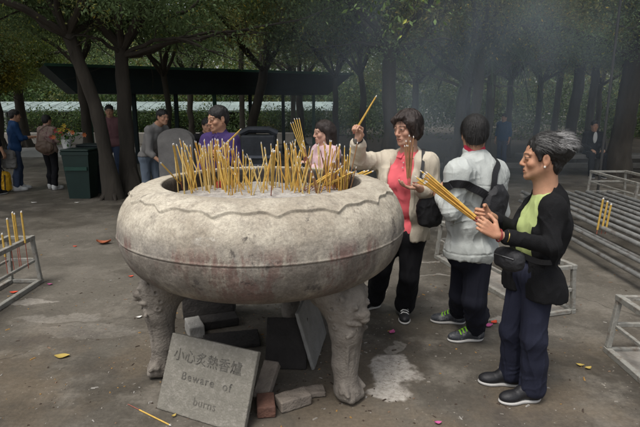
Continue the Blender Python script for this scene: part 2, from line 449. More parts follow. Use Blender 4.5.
def strands(n, c, R, rad, crown, length, droop, w=.0011, lift=.02, seed=0, zmin=-.3, yok=None, seg=5, curl=.006):
    """thin hair strands over an ellipsoid cap, flowing away from the crown point; returns verts, quads"""
    g = np.random.default_rng(seed); vs = []; fs = []
    k = 0
    while k < n:
        u = nrm(g.normal(size=3))
        if u[2] < zmin or (yok and not yok(u)): continue
        k += 1
        p = u*rad; fl = nrm(p-np.array(crown)*rad+g.normal(size=3)*.012); L = length*(.6+.7*g.random()); s_ = nrm(np.cross(u, fl))
        base = len(vs); q = p.copy(); d = nrm(fl-u*(fl@u)+u*lift*8*g.random()); wob = g.normal(size=3)*curl
        for j in range(seg+1):
            ww = w*(1-.75*j/seg); vs.append(c+R@(q-s_*ww)); vs.append(c+R@(q+s_*ww))
            un = nrm(q/np.array(rad)**2); d = nrm(d-un*max(0, d@un)*.35+V(0, 0, -droop)/seg*2+wob/length*.35)
            q = q+d*L/seg
            e = np.linalg.norm(q/np.array(rad))
            if e < 1.0: q = q/e*1.004
        for j in range(seg): fs.append((base+2*j, base+2*j+1, base+2*j+3, base+2*j+2))
    return np.array(vs), np.array(fs)
def hair_obj(root, S, st, m, mst=None):
    vs, q = S.mesh(); n = len(vs); allv = [vs]; allf = [q]; mi = [np.zeros(len(q), int)]
    for (sv, sf) in st:
        allv.append(sv); allf.append(sf+n); n += len(sv); mi.append(np.ones(len(sf), int))
    return mesh_obj('hair', np.concatenate(allv), np.concatenate(allf), [m, mst or m], root, True, np.concatenate(mi))
def strap(root, pts, w, t, m, name='strap', nrmls=None, snap=None):
    if snap is not None:
        from mathutils.bvhtree import BVHTree
        me = snap.data; v3 = [v.co for v in me.vertices]; bv = BVHTree.FromPolygons(v3, [p.vertices[:] for p in me.polygons]); off = snap.parent.location
    """flat band through points; nrmls outward directions"""
    pts = [np.array(p, float) for p in pts]; P = []
    for i in range(len(pts)-1):
        p0 = pts[max(i-1, 0)]; p1 = pts[i]; p2 = pts[i+1]; p3 = pts[min(i+2, len(pts)-1)]
        for u in np.linspace(0, 1, 7)[:-1]:
            P.append(.5*((2*p1)+(-p0+p2)*u+(2*p0-5*p1+4*p2-p3)*u*u+(-p0+3*p1-3*p2+p3)*u**3))
    P.append(pts[-1]); vs = []; fs = []
    if snap is not None:
        N = []; Q = []
        for p in P:
            loc, nn, _, _ = bv.find_nearest(Vector(p)-off); N.append(np.array(nn)); Q.append(np.array(loc+off)+np.array(nn)*(t/2+.004))
        for _ in range(2):
            Q = [Q[0]]+[(Q[i-1]+Q[i]*2+Q[i+1])/4 for i in range(1, len(Q)-1)]+[Q[-1]]; N = [N[0]]+[nrm(N[i-1]+N[i]+N[i+1]) for i in range(1, len(N)-1)]+[N[-1]]
        P = [q+n_*.003 for q, n_ in zip(Q, N)]
    else: N = [np.array(n, float) for n in nrmls]
    for i, p in enumerate(P):
        f = i/(len(P)-1)*(len(N)-1); a = int(min(f, len(N)-2)) if len(N) > 1 else 0
        nn = nrm(N[a]*(1-(f-a))+N[min(a+1, len(N)-1)]*(f-a)); tg = nrm(P[min(i+1, len(P)-1)]-P[max(i-1, 0)])
        x = nrm(np.cross(tg, nn)); nn = np.cross(x, tg)
        vs += [p-x*w/2-nn*t/2, p+x*w/2-nn*t/2, p+x*w/2+nn*t/2, p-x*w/2+nn*t/2]
    for i in range(len(P)-1):
        for k in range(4):
            k2 = (k+1) % 4; fs.append((4*i+k, 4*i+k2, 4*i+4+k2, 4*i+4+k))
    fs.append((3, 2, 1, 0)); n = 4*(len(P)-1); fs.append((n, n+1, n+2, n+3))
    return mesh_obj(name, vs, fs, m, root, False)

def stand(x, y, fw, h, arms=None, lean=0.0, step=.0, w=1.0, bend=0):
    """joints of a standing figure, sized from its height"""
    f = nrm(V(fw[0], fw[1], 0)); r = V(f[1], -f[0], 0); k = h/1.65; o = V(x, y, 0); U = V(0, 0, 1)
    L = lambda a, b, c: o+k*(r*a*w+f*b+U*c)
    ln = lambda c: lean*max(c-.85, 0)
    J = dict(head=L(0, .02+ln(1.54)*1.1, 1.535), neck=L(0, -.01+ln(1.4), 1.405), chest=L(0, ln(1.22), 1.22), waist=L(0, ln(1.03), 1.03), pelvis=L(0, 0, .88),
             shL=L(-.165, -.005+ln(1.34), 1.335), shR=L(.165, -.005+ln(1.34), 1.335), elL=L(-.21, -.03, 1.06), elR=L(.21, -.03, 1.06), wrL=L(-.22, .05, .82), wrR=L(.22, .05, .82),
             hipL=L(-.085, 0, .85), hipR=L(.085, 0, .85), knL=L(-.095, .03+step, .47), knR=L(.095, .03-step, .47), anL=L(-.10, step*1.6-.02, .09), anR=L(.10, -step*1.6-.02, .09))
    J['toL'] = J['anL']+f*.2; J['toR'] = J['anR']+f*.2
    if arms:
        for kk, (a, b, c) in arms.items(): J[kk] = L(a, b, c)
    return J, f, r
def simple_person(label, x, y, fw, h, skin, top, bottom, shoes, hair, group=None, arms=None, lean=0.0, step=.03, vox=.009, w=1.0, head_fw=None, hairlen=0, sleeve=.35, hands=None, hem=.80, topfn=None, sole='sole_white', loc=None, legend=1.0, J=None, topname='shirt'):
    J0, f, r = stand(x, y, fw, h, arms, lean, step, w)
    if J: J0.update(J)
    J = J0; k = h/1.65; root = empty('person', (x, y, 0), label, 'person', group)
    P = Person(J, f, head_fw if head_fw is not None else (f[0], f[1], -.1), k, k*1.0, skin)
    hs = []
    for sd, e in (('L', 1), ('R', -1)):
        d = nrm(J['wr'+sd]-J['el'+sd]); n = r*e if abs(d[2]) > .6 else V(0, 0, -1)
        kw = dict(side=-e, curl=(.5, .5, .4), thumb=.4, s=k)
        if hands and sd in hands: kw.update(hands[sd][1]); n = hands[sd][0]
        hs.append(((J['wr'+sd], d, n), kw))
    P.body(root, hs, vox)
    S = Sdf(vox); P.torso(S, .010); S.cap(J['pelvis']-r*.07*k, J['pelvis']+r*.07*k, .104*k, None, .05)
    for sd in 'LR': P.arm(S, sd, .016, sleeve if sleeve > 0 else 0.02)
    S.cap(J['neck']+V(0, 0, .0), J['neck']+V(0, 0, .03)+f*.01, .062*k, .055*k, .02)
    S.cut((0, 0, hem*k), (0, 0, -1)); S.cut(J['neck']+V(0, 0, .028), nrm(V(0, 0, 1)+f*.5))
    S.fold(foldfn(.008, (9, 9, 5), 3))
    S.build(topname, top, root, topfn)
    S = Sdf(vox); stad(S, J['pelvis'], r, .075*k, .105*k)
    for sd in 'LR': P.leg(S, sd, .012, legend*.93, flare=.012)
    S.cut((0, 0, .96*k), (0, 0, 1)); S.fold(foldfn(.007, (10, 10, 4), 5))
    S.build('trousers', bottom, root)
    for sd in 'LR': shoe(root, J['an'+sd], J['to'+sd], shoes, sole)
    hr = P.hR; T = lambda a, b, c: J['head']+hr@(k*V(a, b, c))
    S = Sdf(min(vox, .006)); S.ell(T(0, -.018, .045), k*V(.082, .098, .082), hr, .02); S.ell(T(0, -.055, -.01), k*V(.074, .055, .07), hr, .03)
    S.ell(T(0, .075, -.03), k*V(.066, .06, .075), hr, .012, '-')
    if hairlen:
        S.cap(T(0, -.07, -.0), T(0, -.085, -hairlen), k*.07, k*.05, .03)
        for e in (-1, 1): S.cap(T(e*.07, -.02, .02), T(e*.072, -.03, -hairlen), k*.028, k*.02, .02)
    S.fold(foldfn(.006, (30, 30, 10), 8))
    hair_obj(root, S, [strands(260, T(0, -.018, .045), hr, k*V(.083, .099, .083), (0, -.3, .9), .05, .5, .0016, .02, 3, -.1, lambda u: u[1] < .75)], hair)
    return root, P
# ---------------------------------------------------------------- light
w = bpy.data.worlds.new('World'); SC.world = w; w.use_nodes = True; nt = w.node_tree
bg = nt.nodes['Background']; sky = nt.nodes.new('ShaderNodeTexSky'); sky.sky_type = 'NISHITA'; sky.sun_disc = False
SUN_EL, SUN_AZ = 66.0, 215.0    # azimuth clockwise from +Y: behind the camera, a little to the left
sky.sun_elevation = math.radians(SUN_EL); sky.sun_rotation = math.radians(SUN_AZ); sky.dust_density = 4.0; sky.air_density = 1.0
hs = nt.nodes.new('ShaderNodeHueSaturation'); hs.inputs['Saturation'].default_value = .35
nt.links.new(sky.outputs[0], hs.inputs['Color']); nt.links.new(hs.outputs[0], bg.inputs['Color']); bg.inputs['Strength'].default_value = .148
sl = bpy.data.lights.new('sun', 'SUN'); sl.energy = 1.9; sl.angle = math.radians(24); sl.color = (1, .96, .90)
so = bpy.data.objects.new('sun', sl); COL.objects.link(so)
az = math.radians(SUN_AZ); el = math.radians(SUN_EL)
sd = Vector((math.sin(az)*math.cos(el), math.cos(az)*math.cos(el), math.sin(el)))
so.rotation_euler = sd.to_track_quat('Z', 'Y').to_euler(); so.location = (0, -4, 12)
SC.view_settings.view_transform = 'Standard'; SC.view_settings.look = 'None'; SC.view_settings.gamma = 1; SC.view_settings.use_curve_mapping = False
SC.view_settings.exposure = EXPOSURE
SC.cycles.use_denoising = True; SC.cycles.max_bounces = 7; SC.cycles.diffuse_bounces = 3; SC.cycles.glossy_bounces = 3; SC.cycles.volume_bounces = 1
SC.cycles.transparent_max_bounces = 8; SC.cycles.caustics_reflective = False; SC.cycles.caustics_refractive = False

# ---------------------------------------------------------------- ground
def ground_mat():
    m = bpy.data.materials.new('ground_concrete'); m.use_nodes = True; nt = m.node_tree; N = nt.nodes; L = nt.links
    b = N['Principled BSDF']; tc = N.new('ShaderNodeTexCoord'); O = tc.outputs['Object']
    def noi(sc, det=6, ro=.6, vec=O, off=0):
        n = N.new('ShaderNodeTexNoise'); n.inputs['Scale'].default_value = sc; n.inputs['Detail'].default_value = det; n.inputs['Roughness'].default_value = ro
        if off:
            mp = N.new('ShaderNodeMapping'); mp.inputs['Location'].default_value = (off, off*.7, 0); L.new(vec, mp.inputs[0]); vec = mp.outputs[0]
        L.new(vec, n.inputs['Vector']); return n.outputs['Fac']
    def rng_(s, a, b_, c=0.0, d=1.0):
        r = N.new('ShaderNodeMapRange'); r.inputs['From Min'].default_value = a; r.inputs['From Max'].default_value = b_; r.inputs['To Min'].default_value = c; r.inputs['To Max'].default_value = d
        r.interpolation_type = 'SMOOTHSTEP'; L.new(s, r.inputs['Value']); return r.outputs[0]
    def mix(f, a, c):
        x = N.new('ShaderNodeMix'); x.data_type = 'RGBA'; L.new(f, x.inputs['Factor'])
        if isinstance(a, tuple): x.inputs['A'].default_value = (*a, 1)
        else: L.new(a, x.inputs['A'])
        if isinstance(c, tuple): x.inputs['B'].default_value = (*c, 1)
        else: L.new(c, x.inputs['B'])
        return x.outputs['Result']
    def mth(op, a, c=None):
        x = N.new('ShaderNodeMath'); x.operation = op
        for i, q in enumerate((a, c)):
            if q is None: continue
            if isinstance(q, (int, float)): x.inputs[i].default_value = q
            else: L.new(q, x.inputs[i])
        return x.outputs[0]
    col = mix(rng_(noi(.55, 8, .62), .36, .64), (.050, .043, .034), (.116, .104, .085))
    col = mix(rng_(noi(2.2, 8, .7, off=5), .46, .66), col, (.145, .130, .108))
    # brown damp earth near the burner and the right foreground
    sx = N.new('ShaderNodeSeparateXYZ'); L.new(O, sx.inputs[0])
    near = rng_(sx.outputs[1], 4.3, 2.7)
    col = mix(mth('MULTIPLY', near, rng_(noi(1.3, 6, .6, off=11), .42, .62, 0, .75)), col, (.122, .096, .067))
    col = mix(rng_(noi(.9, 7, .7, off=23), .56, .70, 0, .8), col, (.060, .050, .042))
    # dropped ash and powder: irregular patches
    wv = N.new('ShaderNodeTexNoise'); wv.inputs['Scale'].default_value = 5; wv.inputs['Detail'].default_value = 6; L.new(O, wv.inputs['Vector'])
    add = N.new('ShaderNodeVectorMath'); add.operation = 'MULTIPLY_ADD'; L.new(wv.outputs['Color'], add.inputs[0]); add.inputs[1].default_value = (.28, .28, 0); 
    sub = N.new('ShaderNodeVectorMath'); sub.operation = 'SUBTRACT'; L.new(O, sub.inputs[0]); sub.inputs[1].default_value = (.14, .14, 0); L.new(sub.outputs[0], add.inputs[2])
    tot = None
    for px, py, rx, ry, a in ((390, 370, .15, .27, 1.0), (383, 392, .12, .12, .9), (396, 346, .06, .10, .4), (30, 302, .24, .06, .35), (60, 318, .35, .08, .2), (250, 300, .3, .25, .12), (425, 262, .25, .025, .4), (432, 275, .3, .018, .35), (470, 322, .20, .03, .35), (505, 322, .1, .08, .5), (90, 330, .4, .12, .12), (212, 352, .1, .05, .3)):
        g = gp(px, py); s = N.new('ShaderNodeVectorMath'); s.operation = 'SUBTRACT'; L.new(add.outputs[0], s.inputs[0]); s.inputs[1].default_value = (g[0], g[1], 0)
        d = N.new('ShaderNodeVectorMath'); d.operation = 'MULTIPLY'; L.new(s.outputs[0], d.inputs[0]); d.inputs[1].default_value = (1/rx, 1/ry, 0)
        ln = N.new('ShaderNodeVectorMath'); ln.operation = 'LENGTH'; L.new(d.outputs[0], ln.inputs[0])
        v = rng_(ln.outputs['Value'], 1.12, .86, 0, a); tot = v if tot is None else mth('MAXIMUM', tot, v)
    pw = mth('MULTIPLY', tot, rng_(noi(22, 6, .75), .30, .58, .35, 1))
    col = mix(pw, col, (.43, .40, .355))
    # light specks and crumbs
    vo = N.new('ShaderNodeTexVoronoi'); vo.inputs['Scale'].default_value = 26; L.new(O, vo.inputs['Vector'])
    sp = mth('MULTIPLY', rng_(vo.outputs['Distance'], .16, .08), rng_(noi(3, 3, off=31), .5, .62))
    col = mix(mth('MULTIPLY', sp, .6), col, (.36, .33, .28))
    vo2 = N.new('ShaderNodeTexVoronoi'); vo2.inputs['Scale'].default_value = 60; L.new(O, vo2.inputs['Vector'])
    col = mix(mth('MULTIPLY', rng_(vo2.outputs['Distance'], .22, .1), rng_(noi(5, 4, off=41), .5, .6, 0, .7)), col, (.045, .035, .028))
    # cracks
    vc = N.new('ShaderNodeTexVoronoi'); vc.feature = 'DISTANCE_TO_EDGE'; vc.inputs['Scale'].default_value = .38; L.new(add.outputs[0], vc.inputs['Vector'])
    ck = mth('MULTIPLY', rng_(vc.outputs['Distance'], .006, .001), rng_(noi(1.1, 3, off=51), .50, .62, 0, .5))
    col = mix(ck, col, (.03, .025, .02))
    fine = rng_(noi(38, 6, .75), .25, .75, .78, 1.22); v = N.new('ShaderNodeVectorMath'); v.operation = 'SCALE'; L.new(col, v.inputs[0]); L.new(fine, v.inputs['Scale'])
    L.new(v.outputs[0], b.inputs['Base Color'])
    L.new(rng_(noi(.8, 6, off=61), .4, .65, .50, .88), b.inputs['Roughness']); b.inputs['Specular IOR Level'].default_value = .35
    bp = N.new('ShaderNodeBump'); bp.inputs['Strength'].default_value = .8; bp.inputs['Distance'].default_value = .006
    h = mth('ADD', mth('MULTIPLY', noi(7, 5), 1.2), mth('ADD', mth('MULTIPLY', noi(70, 5, .7), .45), mth('MULTIPLY', ck, -1.0)))
    L.new(h, bp.inputs['Height']); L.new(bp.outputs[0], b.inputs['Normal'])
    return m
GM = ground_mat()
m = MB(); m.box((0, 100, -.25), (160, 160, .25)); props(m.build('ground', GM), kind='structure', label='worn brown grey concrete yard scattered with ash and litter')
mat('soil', (.045, .036, .026), .95, .3, 3, .6, 30); mat('pave', (.15, .14, .125), .85, .15, 4, .3, 40)
# far lane that catches the light, and the planted verge on the right behind its kerb
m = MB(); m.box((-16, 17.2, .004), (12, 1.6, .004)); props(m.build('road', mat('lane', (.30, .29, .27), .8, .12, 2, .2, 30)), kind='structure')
m = MB(); m.box((8.2, 13.1, .055), (8.0, .08, .065), bev=.01); props(m.build('kerb', mat('kerb', (.20, .19, .17), .85, .15, 5, .3, 40)), kind='structure')
m = MB(); m.box((12, 22.0, .03), (12, 8.8, .03)); props(m.build('planting_bed', MATS['soil']), kind='structure')

# ---------------------------------------------------------------- trees
BARK = mat('bark', (.045, .038, .030), .92, .35, 5, 1.0, 26, stretch=(1, 1, .25)); BARKP = mat('pale_bark', (.075, .068, .056), .9, .3, 6, .8, 30, stretch=(1, 1, .3))
def leafm(name, c): return mat(name, c, .55, .1, 2, attr=True, transl=.38, spec=.3)
LEAF = leafm('leaf', (.05, .08, .03))
def leaves(P, size, tone, seed, droop=.3, asp=.42):
    g = np.random.default_rng(seed); n = len(P)
    d = g.normal(size=(n, 3)); d[:, 2] -= droop; d /= np.linalg.norm(d, axis=1)[:, None]
    u = g.normal(size=(n, 3)); u[:, 2] += 1.2; x = np.cross(d, u); x /= np.linalg.norm(x, axis=1)[:, None]+1e-9; nn = np.cross(x, d)
    L = size*(.6+.8*g.random(n))[:, None]; W = L*asp
    a = P; b = P+d*L*.5+x*W*.5+nn*L*.08; c = P+d*L; e = P+d*L*.5-x*W*.5+nn*L*.08
    v = np.stack([a, b, c, e], 1).reshape(-1, 3); q = np.arange(4*n).reshape(n, 4)
    cl = np.repeat(fbm(P*.9, seed, 2)[:, None]*.9+.3, 1, 1)
    t = np.array(tone)[None, :]*(.55+.9*g.random((n, 1)))*(.6+cl)
    yl = g.random(n) < .04; t[yl] = t[yl]*np.array([2.6, 1.9, 1.0]); bw = fbm(P*.55+7, seed+3, 2) > .46; t[bw] = t[bw]*np.array([1.5, 1.05, .85])
    return v, q, np.repeat(t, 4, 0)
def path(p0, p1, n, wob, g, sag=0.0):
    p0 = np.array(p0, float); p1 = np.array(p1, float); o = g.normal(size=(n+1, 3))*wob; o = np.cumsum(o, 0); t = np.linspace(0, 1, n+1)[:, None]
    o = o-o[0]-(o[-1]-o[0])*t
    return p0+(p1-p0)*t+o+np.array([0, 0, sag])*4*t*(1-t)
def tree(x, y, label, h=6.5, r=.14, top=None, fork=2.4, spread=3.0, nleaf=16000, tone=(.12, .175, .075), size=.062, seed=0, low=2.3, kind='tree', group=None, bark=None, lean=(0, 0), nl=8, base=1.5, via=None, limbs=None):
    g = np.random.default_rng(seed); root = empty(kind, (x, y, 0), label, 'tree', group); bark = bark or BARK
    fk = V(x+lean[0], y+lean[1], fork); m = MB()
    tp = path((x, y, -.05), fk, 7, .03, g)
    if via is not None:
        kk = [V(x, y, -.05)]+[V(*q) for q in via]; fk = kk[-1]; zz_ = np.linspace(-.05, fk[2], 8); kz = [q[2] for q in kk]; tp = np.stack([np.interp(zz_, kz, [q[0] for q in kk]), np.interp(zz_, kz, [q[1] for q in kk]), zz_], 1)
    rr = [r*base*1.25, r*base*.95]+[r*(1.08-.03*i) for i in range(6)]
    tt = np.linspace(0, 1, len(tp)); t2 = np.linspace(0, 1, 30); tp2 = np.stack([np.interp(t2, tt, np.array(tp)[:, i]) for i in range(3)], 1); tp2[1:-1] = (tp2[:-2]+tp2[1:-1]*2+tp2[2:])/4; m.tube(tp2, np.interp(t2, tt, rr), 20, True, .22)
    for e2 in (limbs or []):
        e2 = np.array(e2); b2 = fk-V(0, 0, .25); q = path(b2, e2, 9, .035, g, .12); m.tube(q, [r*.36*(1-.085*k) for k in range(10)], 8)
        for t in range(7):
            j = g.integers(3, 10); e3 = q[j]+V(.35*g.normal()+.2*np.sign(e2[0]-fk[0]), .4*g.normal(), .28*g.normal()); m.tube(path(q[j], e3, 4, .03, g), [r*.10, r*.08, r*.06, r*.045, r*.02], 5)
    for i in range(5):
        a = i*1.26+g.random(); m.tube([V(x+math.cos(a)*r*2.6, y+math.sin(a)*r*2.6, -.03), V(x+math.cos(a)*r*1.4, y+math.sin(a)*r*1.4, .10), V(x+math.cos(a)*r*.5, y+math.sin(a)*r*.5, .5)], [r*.18, r*.35, r*.4], 7)
    pts = []
    nleaf = int(nleaf*1.55)
    for i in range(nl):
        a = 6.283*(i+.5*g.random())/nl; rad = spread*(.55+.5*g.random()); z = low+.6+(h-low-1.0)*g.random()
        if i == 0: rad = spread*.2; z = h-.6
        e = V(fk[0]+math.cos(a)*rad, fk[1]+math.sin(a)*rad, z); q = path(fk-V(0, 0, .15), e, 7, .11, g, .25)
        r0 = r*(.62 if i % 2 else .48); m.tube(q, [r0*(1-.105*k) for k in range(8)], 8); pts += list(q[2:])
        for t in range(5):
            j = g.integers(2, 8); b = q[j]; e2 = b+V(*(g.normal(size=3)*V(.8, .8, .45)))+V(0, 0, -.1); q2 = path(b, e2, 5, .06, g); m.tube(q2, [r0*.30, r0*.25, r0*.2, r0*.15, r0*.1, r0*.05], 5); pts += list(q2[1:])
    m.build('trunk', bark, root, True)
    pts = np.array(pts); k = 26; cc = np.concatenate([pts, V(fk[0], fk[1], (h+low)/2)+g.normal(size=(k, 3))*V(spread*.5, spread*.5, (h-low)*.25)])
    cc = cc[cc[:, 2] > low*.92]
    idx = g.integers(0, len(cc), nleaf); off = g.normal(size=(nleaf, 3))*V(.30, .30, .20); P = cc[idx]+off
    P = P[P[:, 2] > low-.15*g.random(len(P))]
    v, q, c = leaves(P, size, tone, seed); mesh_obj('crown', v, q, LEAF, root, False, None, c)
    return root
def X(px, Y, py=100): return at(px, py, Y)[0]
TREES = [  # px of trunk, depth, label, keyword overrides
    (105, 8.9, 'dark leaning tree rising beside the green bins, its trunk crossing the shed roof', dict(via=[at(99, 118, 8.9), at(92, 92, 8.85), at(80, 68, 8.8), at(66, 25, 8.7)], r=.105, low=2.85, nleaf=38000, h=6.5, spread=4.2, seed=1, bark=BARK)),
    (125, 9.3, 'straight dark tree behind the bins with long branches arching right over the shed', dict(lean=(.02, 0), fork=2.7, limbs=[at(300, 20, 8.4), at(262, 33, 8.7), at(218, 52, 8.2), at(70, 40, 8.6)], r=.118, low=2.85, nleaf=46000, spread=4.6, h=6.8, seed=2)),
    (396, 9.6, 'big rough tree directly behind the woman in the pink shirt', dict(lean=(-.1, .2), fork=2.7, r=.125, low=2.45, nleaf=48000, spread=4.6, h=6.8, seed=3, limbs=[at(345, 45, 9.2), at(452, 40, 9.0)])),
    (368, 12.2, 'slim tree left of the big one behind the raised incense stick', dict(lean=(-.2, 0), r=.07, low=2.6, nleaf=24000, seed=4)),
    (452, 11.0, 'spreading tree in the smoke with bare limbs reaching right', dict(lean=(.3, 0), fork=2.2, r=.10, low=2.5, nleaf=26000, seed=5, spread=3.4, bark=BARKP, limbs=[at(548, 60, 10.2), at(520, 88, 10.4), at(400, 70, 10.6)])),
    (625, 11.6, 'thickest dark trunk at the right edge beside the stone bench', dict(lean=(.1, 0), fork=2.9, r=.20, low=2.5, nleaf=44000, seed=6, spread=4.6, h=6.8)),
    (574, 13.4, 'tree just left of the seated man with a dark straight trunk', dict(lean=(.1, 0), fork=2.8, r=.13, low=2.6, nleaf=32000, seed=7, spread=3.6)),
    (540, 16.5, 'slender trunk standing in the bed above the short haired woman', dict(r=.085, low=2.5, nleaf=22000, seed=8)),
    (510, 15.0, 'slender trunk above the grey jacket sleeve on the far verge', dict(r=.08, low=2.4, nleaf=24000, seed=9)),
    (82, 12.6, 'slim dark tree under the left end of the shed roof', dict(r=.10, low=2.6, nleaf=24000, seed=10, fork=2.6)),
    (243, 14.2, 'leaning forked tree behind the man in the purple shirt', dict(lean=(.6, 0), r=.12, low=3.1, nleaf=22000, seed=11, fork=2.6)),
    (190, 19.5, 'tree behind the shed left of the purple shirted man', dict(r=.10, low=3.0, nleaf=22000, seed=12)),
    (300, 19.8, 'tree behind the right half of the shed roof', dict(r=.13, low=3.0, nleaf=26000, seed=13, spread=3.6)),
    (-4, 16.5, 'bushy yellow green tree at the left edge above the standing men', dict(r=.12, low=2.0, nleaf=34000, seed=14, spread=2.2, h=5.0, fork=1.9, tone=(.13, .17, .035), size=.085)),
    (-60, 13.5, 'dark broad tree outside the left edge behind the bushy one', dict(r=.2, low=1.9, nleaf=26000, seed=15, spread=2.6)),
    (690, 13.0, 'dark tree past the right edge beyond the bench', dict(r=.2, low=2.2, nleaf=26000, seed=16, spread=3.4)),
    (470, 19.0, 'far slim tree standing deep in the smoke behind the grey jacket', dict(r=.08, low=2.2, nleaf=24000, seed=17)),
    (415, 17.0, 'far tree whose trunk shows between the two women in light jackets', dict(r=.10, low=2.2, nleaf=22000, seed=18)),
    (20, 19.0, 'far tree behind the man in the blue shirt', dict(r=.16, low=2.2, nleaf=26000, seed=19, spread=3.8)),
    (600, 19.5, 'far trunk above the seated man in the dark suit', dict(r=.09, low=2.4, nleaf=22000, seed=20)),
    (335, 13.4, 'tree rising right of the shed roof corner', dict(r=.07, low=2.75, nleaf=26000, seed=21, spread=3.2)),
    (165, 13.0, 'thin trunk just behind the rounded stone tablet', dict(r=.07, low=2.9, nleaf=24000, seed=22, spread=3.2)),
]
for px, Y, lab, kw in TREES: tree(X(px, Y), Y, lab, **kw)
# far-off wood behind everything, and the shrub belt under it
def mass(name, lo, hi, n, size, tone, seed, label, clump=1.6):
    g = np.random.default_rng(seed); nc = max(12, n//260); C = np.array(lo)+g.random((nc, 3))*(np.array(hi)-np.array(lo))
    P = C[g.integers(0, nc, n)]+g.normal(size=(n, 3))*V(clump, clump, clump*.55); P = P[P[:, 2] > .02]
    v, q, c = leaves(P, size, tone, seed, asp=.5); return props(mesh_obj(name, v, q, LEAF, None, False, None, c), label, 'vegetation', kind='stuff')
mass('distant_wood', (-42, 33, .5), (42, 46, 7.6), 100000, .34, (.10, .14, .06), 71, 'dark far off wood closing the view behind the park trees')
mass('shrub_belt', (1.5, 21, .2), (26, 26, 2.4), 60000, .12, (.055, .085, .028), 72, 'leafy green undergrowth growing between the far trunks on the right', .7)
mass('ivy_bank', (-30, 30, .2), (4, 33, 3.4), 50000, .20, (.050, .085, .028), 73, 'sunlit green bank of leaves beyond the pale roofed pavilion', 1.0)
mass('hanging_foliage', (-24, 20.5, 4.0), (24, 23.5, 6.4), 40000, .15, (.11, .15, .06), 74, 'dense dark leaf curtain high between the park trees', 1.1)
mass('hedge', (-20, 24.2, .1), (1.5, 25.0, 1.15), 34000, .10, (.045, .075, .024), 75, 'uneven dark hedge in front of the pale roofed pavilion', .35)
mass('shade_canopy', (-15, 4.3, 4.7), (15, 18, 6.6), 34000, .20, (.07, .11, .045), 76, 'leaf layer added overhead, mostly out of view, to shade the yard behind the burner', 1.0)  # added leaves above the frame, blocking sun and sky from the ground behind
# palms with arching fronds among the trees
def palm(x, y, label, h, seed, n=15, L=2.0, tone=(.04, .07, .03)):
    g = np.random.default_rng(seed); root = empty('palm_tree', (x, y, 0), label, 'palm'); m = MB()
    m.tube(path((x, y, -.05), (x+.1, y, h), 8, .015, g), [.15, .12]+[.10]*7, 12); m.build('trunk', BARKP, root, True)
    for i in range(n):
        a = 6.283*i/n+g.random()*.3; up = .2+.9*g.random(); vs = []; fs = []; cs = V(x+.1, y, h); d = V(math.cos(a), math.sin(a), 0); s_ = V(-d[1], d[0], 0); pts = []
        for k in range(17):
            t = k/16; pts.append(cs+d*L*t*(1-.15*t)+V(0, 0, up*t*L*.6-L*1.05*t*t))
        for k in range(1, 17):
            tg = nrm(pts[k]-pts[k-1]); ll = .48*math.sin(math.pi*min(1, .12+k/17))
            for e in (-1, 1):
                for jj in (0, .5):
                    b = len(vs); p = pts[k-1]+(pts[k]-pts[k-1])*jj; q = p+nrm(s_*e+tg*.7+V(0, 0, -.55-.3*g.random()))*ll; vs += [p-tg*.018, p+tg*.018, q]; fs.append((b, b+1, b+2))
        b = len(vs)
        for p in pts: vs += [p-s_*.012, p+s_*.012]
        for k in range(16): fs.append((b+2*k, b+2*k+1, b+2*k+3, b+2*k+2))
        mesh_obj('frond', vs, fs, LEAF, root, False, None, np.tile(np.array(tone)*(.7+.6*g.random()), (len(vs), 1)))
palm(X(488, 12.2), 12.2, 'drooping fan of palm fronds hanging in the smoke behind the grey jacket', 3.3, 5)
palm(X(474, 10.6), 10.6, 'young palm whose fronds hang behind the head of the grey jacketed person', 2.75, 15, 13, 1.5)
palm(X(590, 14.5), 14.5, 'palm between the two thick dark trunks on the right', 3.6, 16)
palm(X(225, 16.5), 20.0, 'palm with long fronds above the middle of the shed roof', 4.6, 17, 17, 2.3, (.07, .085, .04))
palm(X(556, 17.5), 17.5, 'palm among the far trunks above the short haired woman', 4.0, 6)
palm(X(285, 17), 21.5, 'brown tinged palm rising behind the shed roof', 4.0, 7, tone=(.075, .062, .03))

# ---------------------------------------------------------------- shed and far buildings
DG = mat('dark_canvas', (.016, .026, .028), .85, .15, 3, .1, 30); GT = mat('green_trim', (.018, .075, .048), .6, .15, 4)
P1, P2 = at(44, 65, 12.6), at(353, 75, 17.2); P1[2] = P2[2] = 2.52; P3, P4 = at(76, 92, 13.0), at(328, 97, 17.1); P3[2] = P4[2] = 1.86
bk = nrm(V(-(P2-P1)[1], (P2-P1)[0], 0))*2.6
root = empty('shed', (P1+P2)/2*V(1, 1, 0), 'long open shed with a deep dark roof edged in green behind the burner', 'shed')
mesh_obj('roof', [P1, P2, P2+bk, P1+bk, P3, P4, P4+bk*.8, P3+bk*.8], [(0, 1, 2, 3), (7, 6, 5, 4), (0, 4, 5, 1), (1, 5, 6, 2), (2, 6, 7, 3), (3, 7, 4, 0)], DG, root, False)
fr = nrm(V(bk[0], bk[1], 0))*-.02
m = MB(); m.beam(P1+fr, P2+fr, .05, .07); m.build('trim', GT, root)
for i in range(7):
    p = P3+(P4-P3)*(i+.25)/6.6+bk*.1; m = MB(); m.beam((p[0], p[1], -.02), (p[0], p[1], 1.87), .10, .10, (0, 1, 0)); m.build('post', GT if i % 3 == 0 else DG, root)
PALE = mat('pale_roof', (.20, .25, .24), .6, .3, 1.2); 
root = empty('pavilion', (-7, 27.5, 0), 'long low pavilion with a pale blue green roof far behind the shed', 'pavilion')
m = MB(); R = frame((0, 2.2, .5)); m.box((-8.5, 27.0, 1.36), (9.4, .95, .04), R)
for i in range(37): m.beam((-17.7+i*.5, 26.06, 1.19), (-17.7+i*.5, 27.94, 1.62), .05, .03)
m.build('roof', PALE, root)
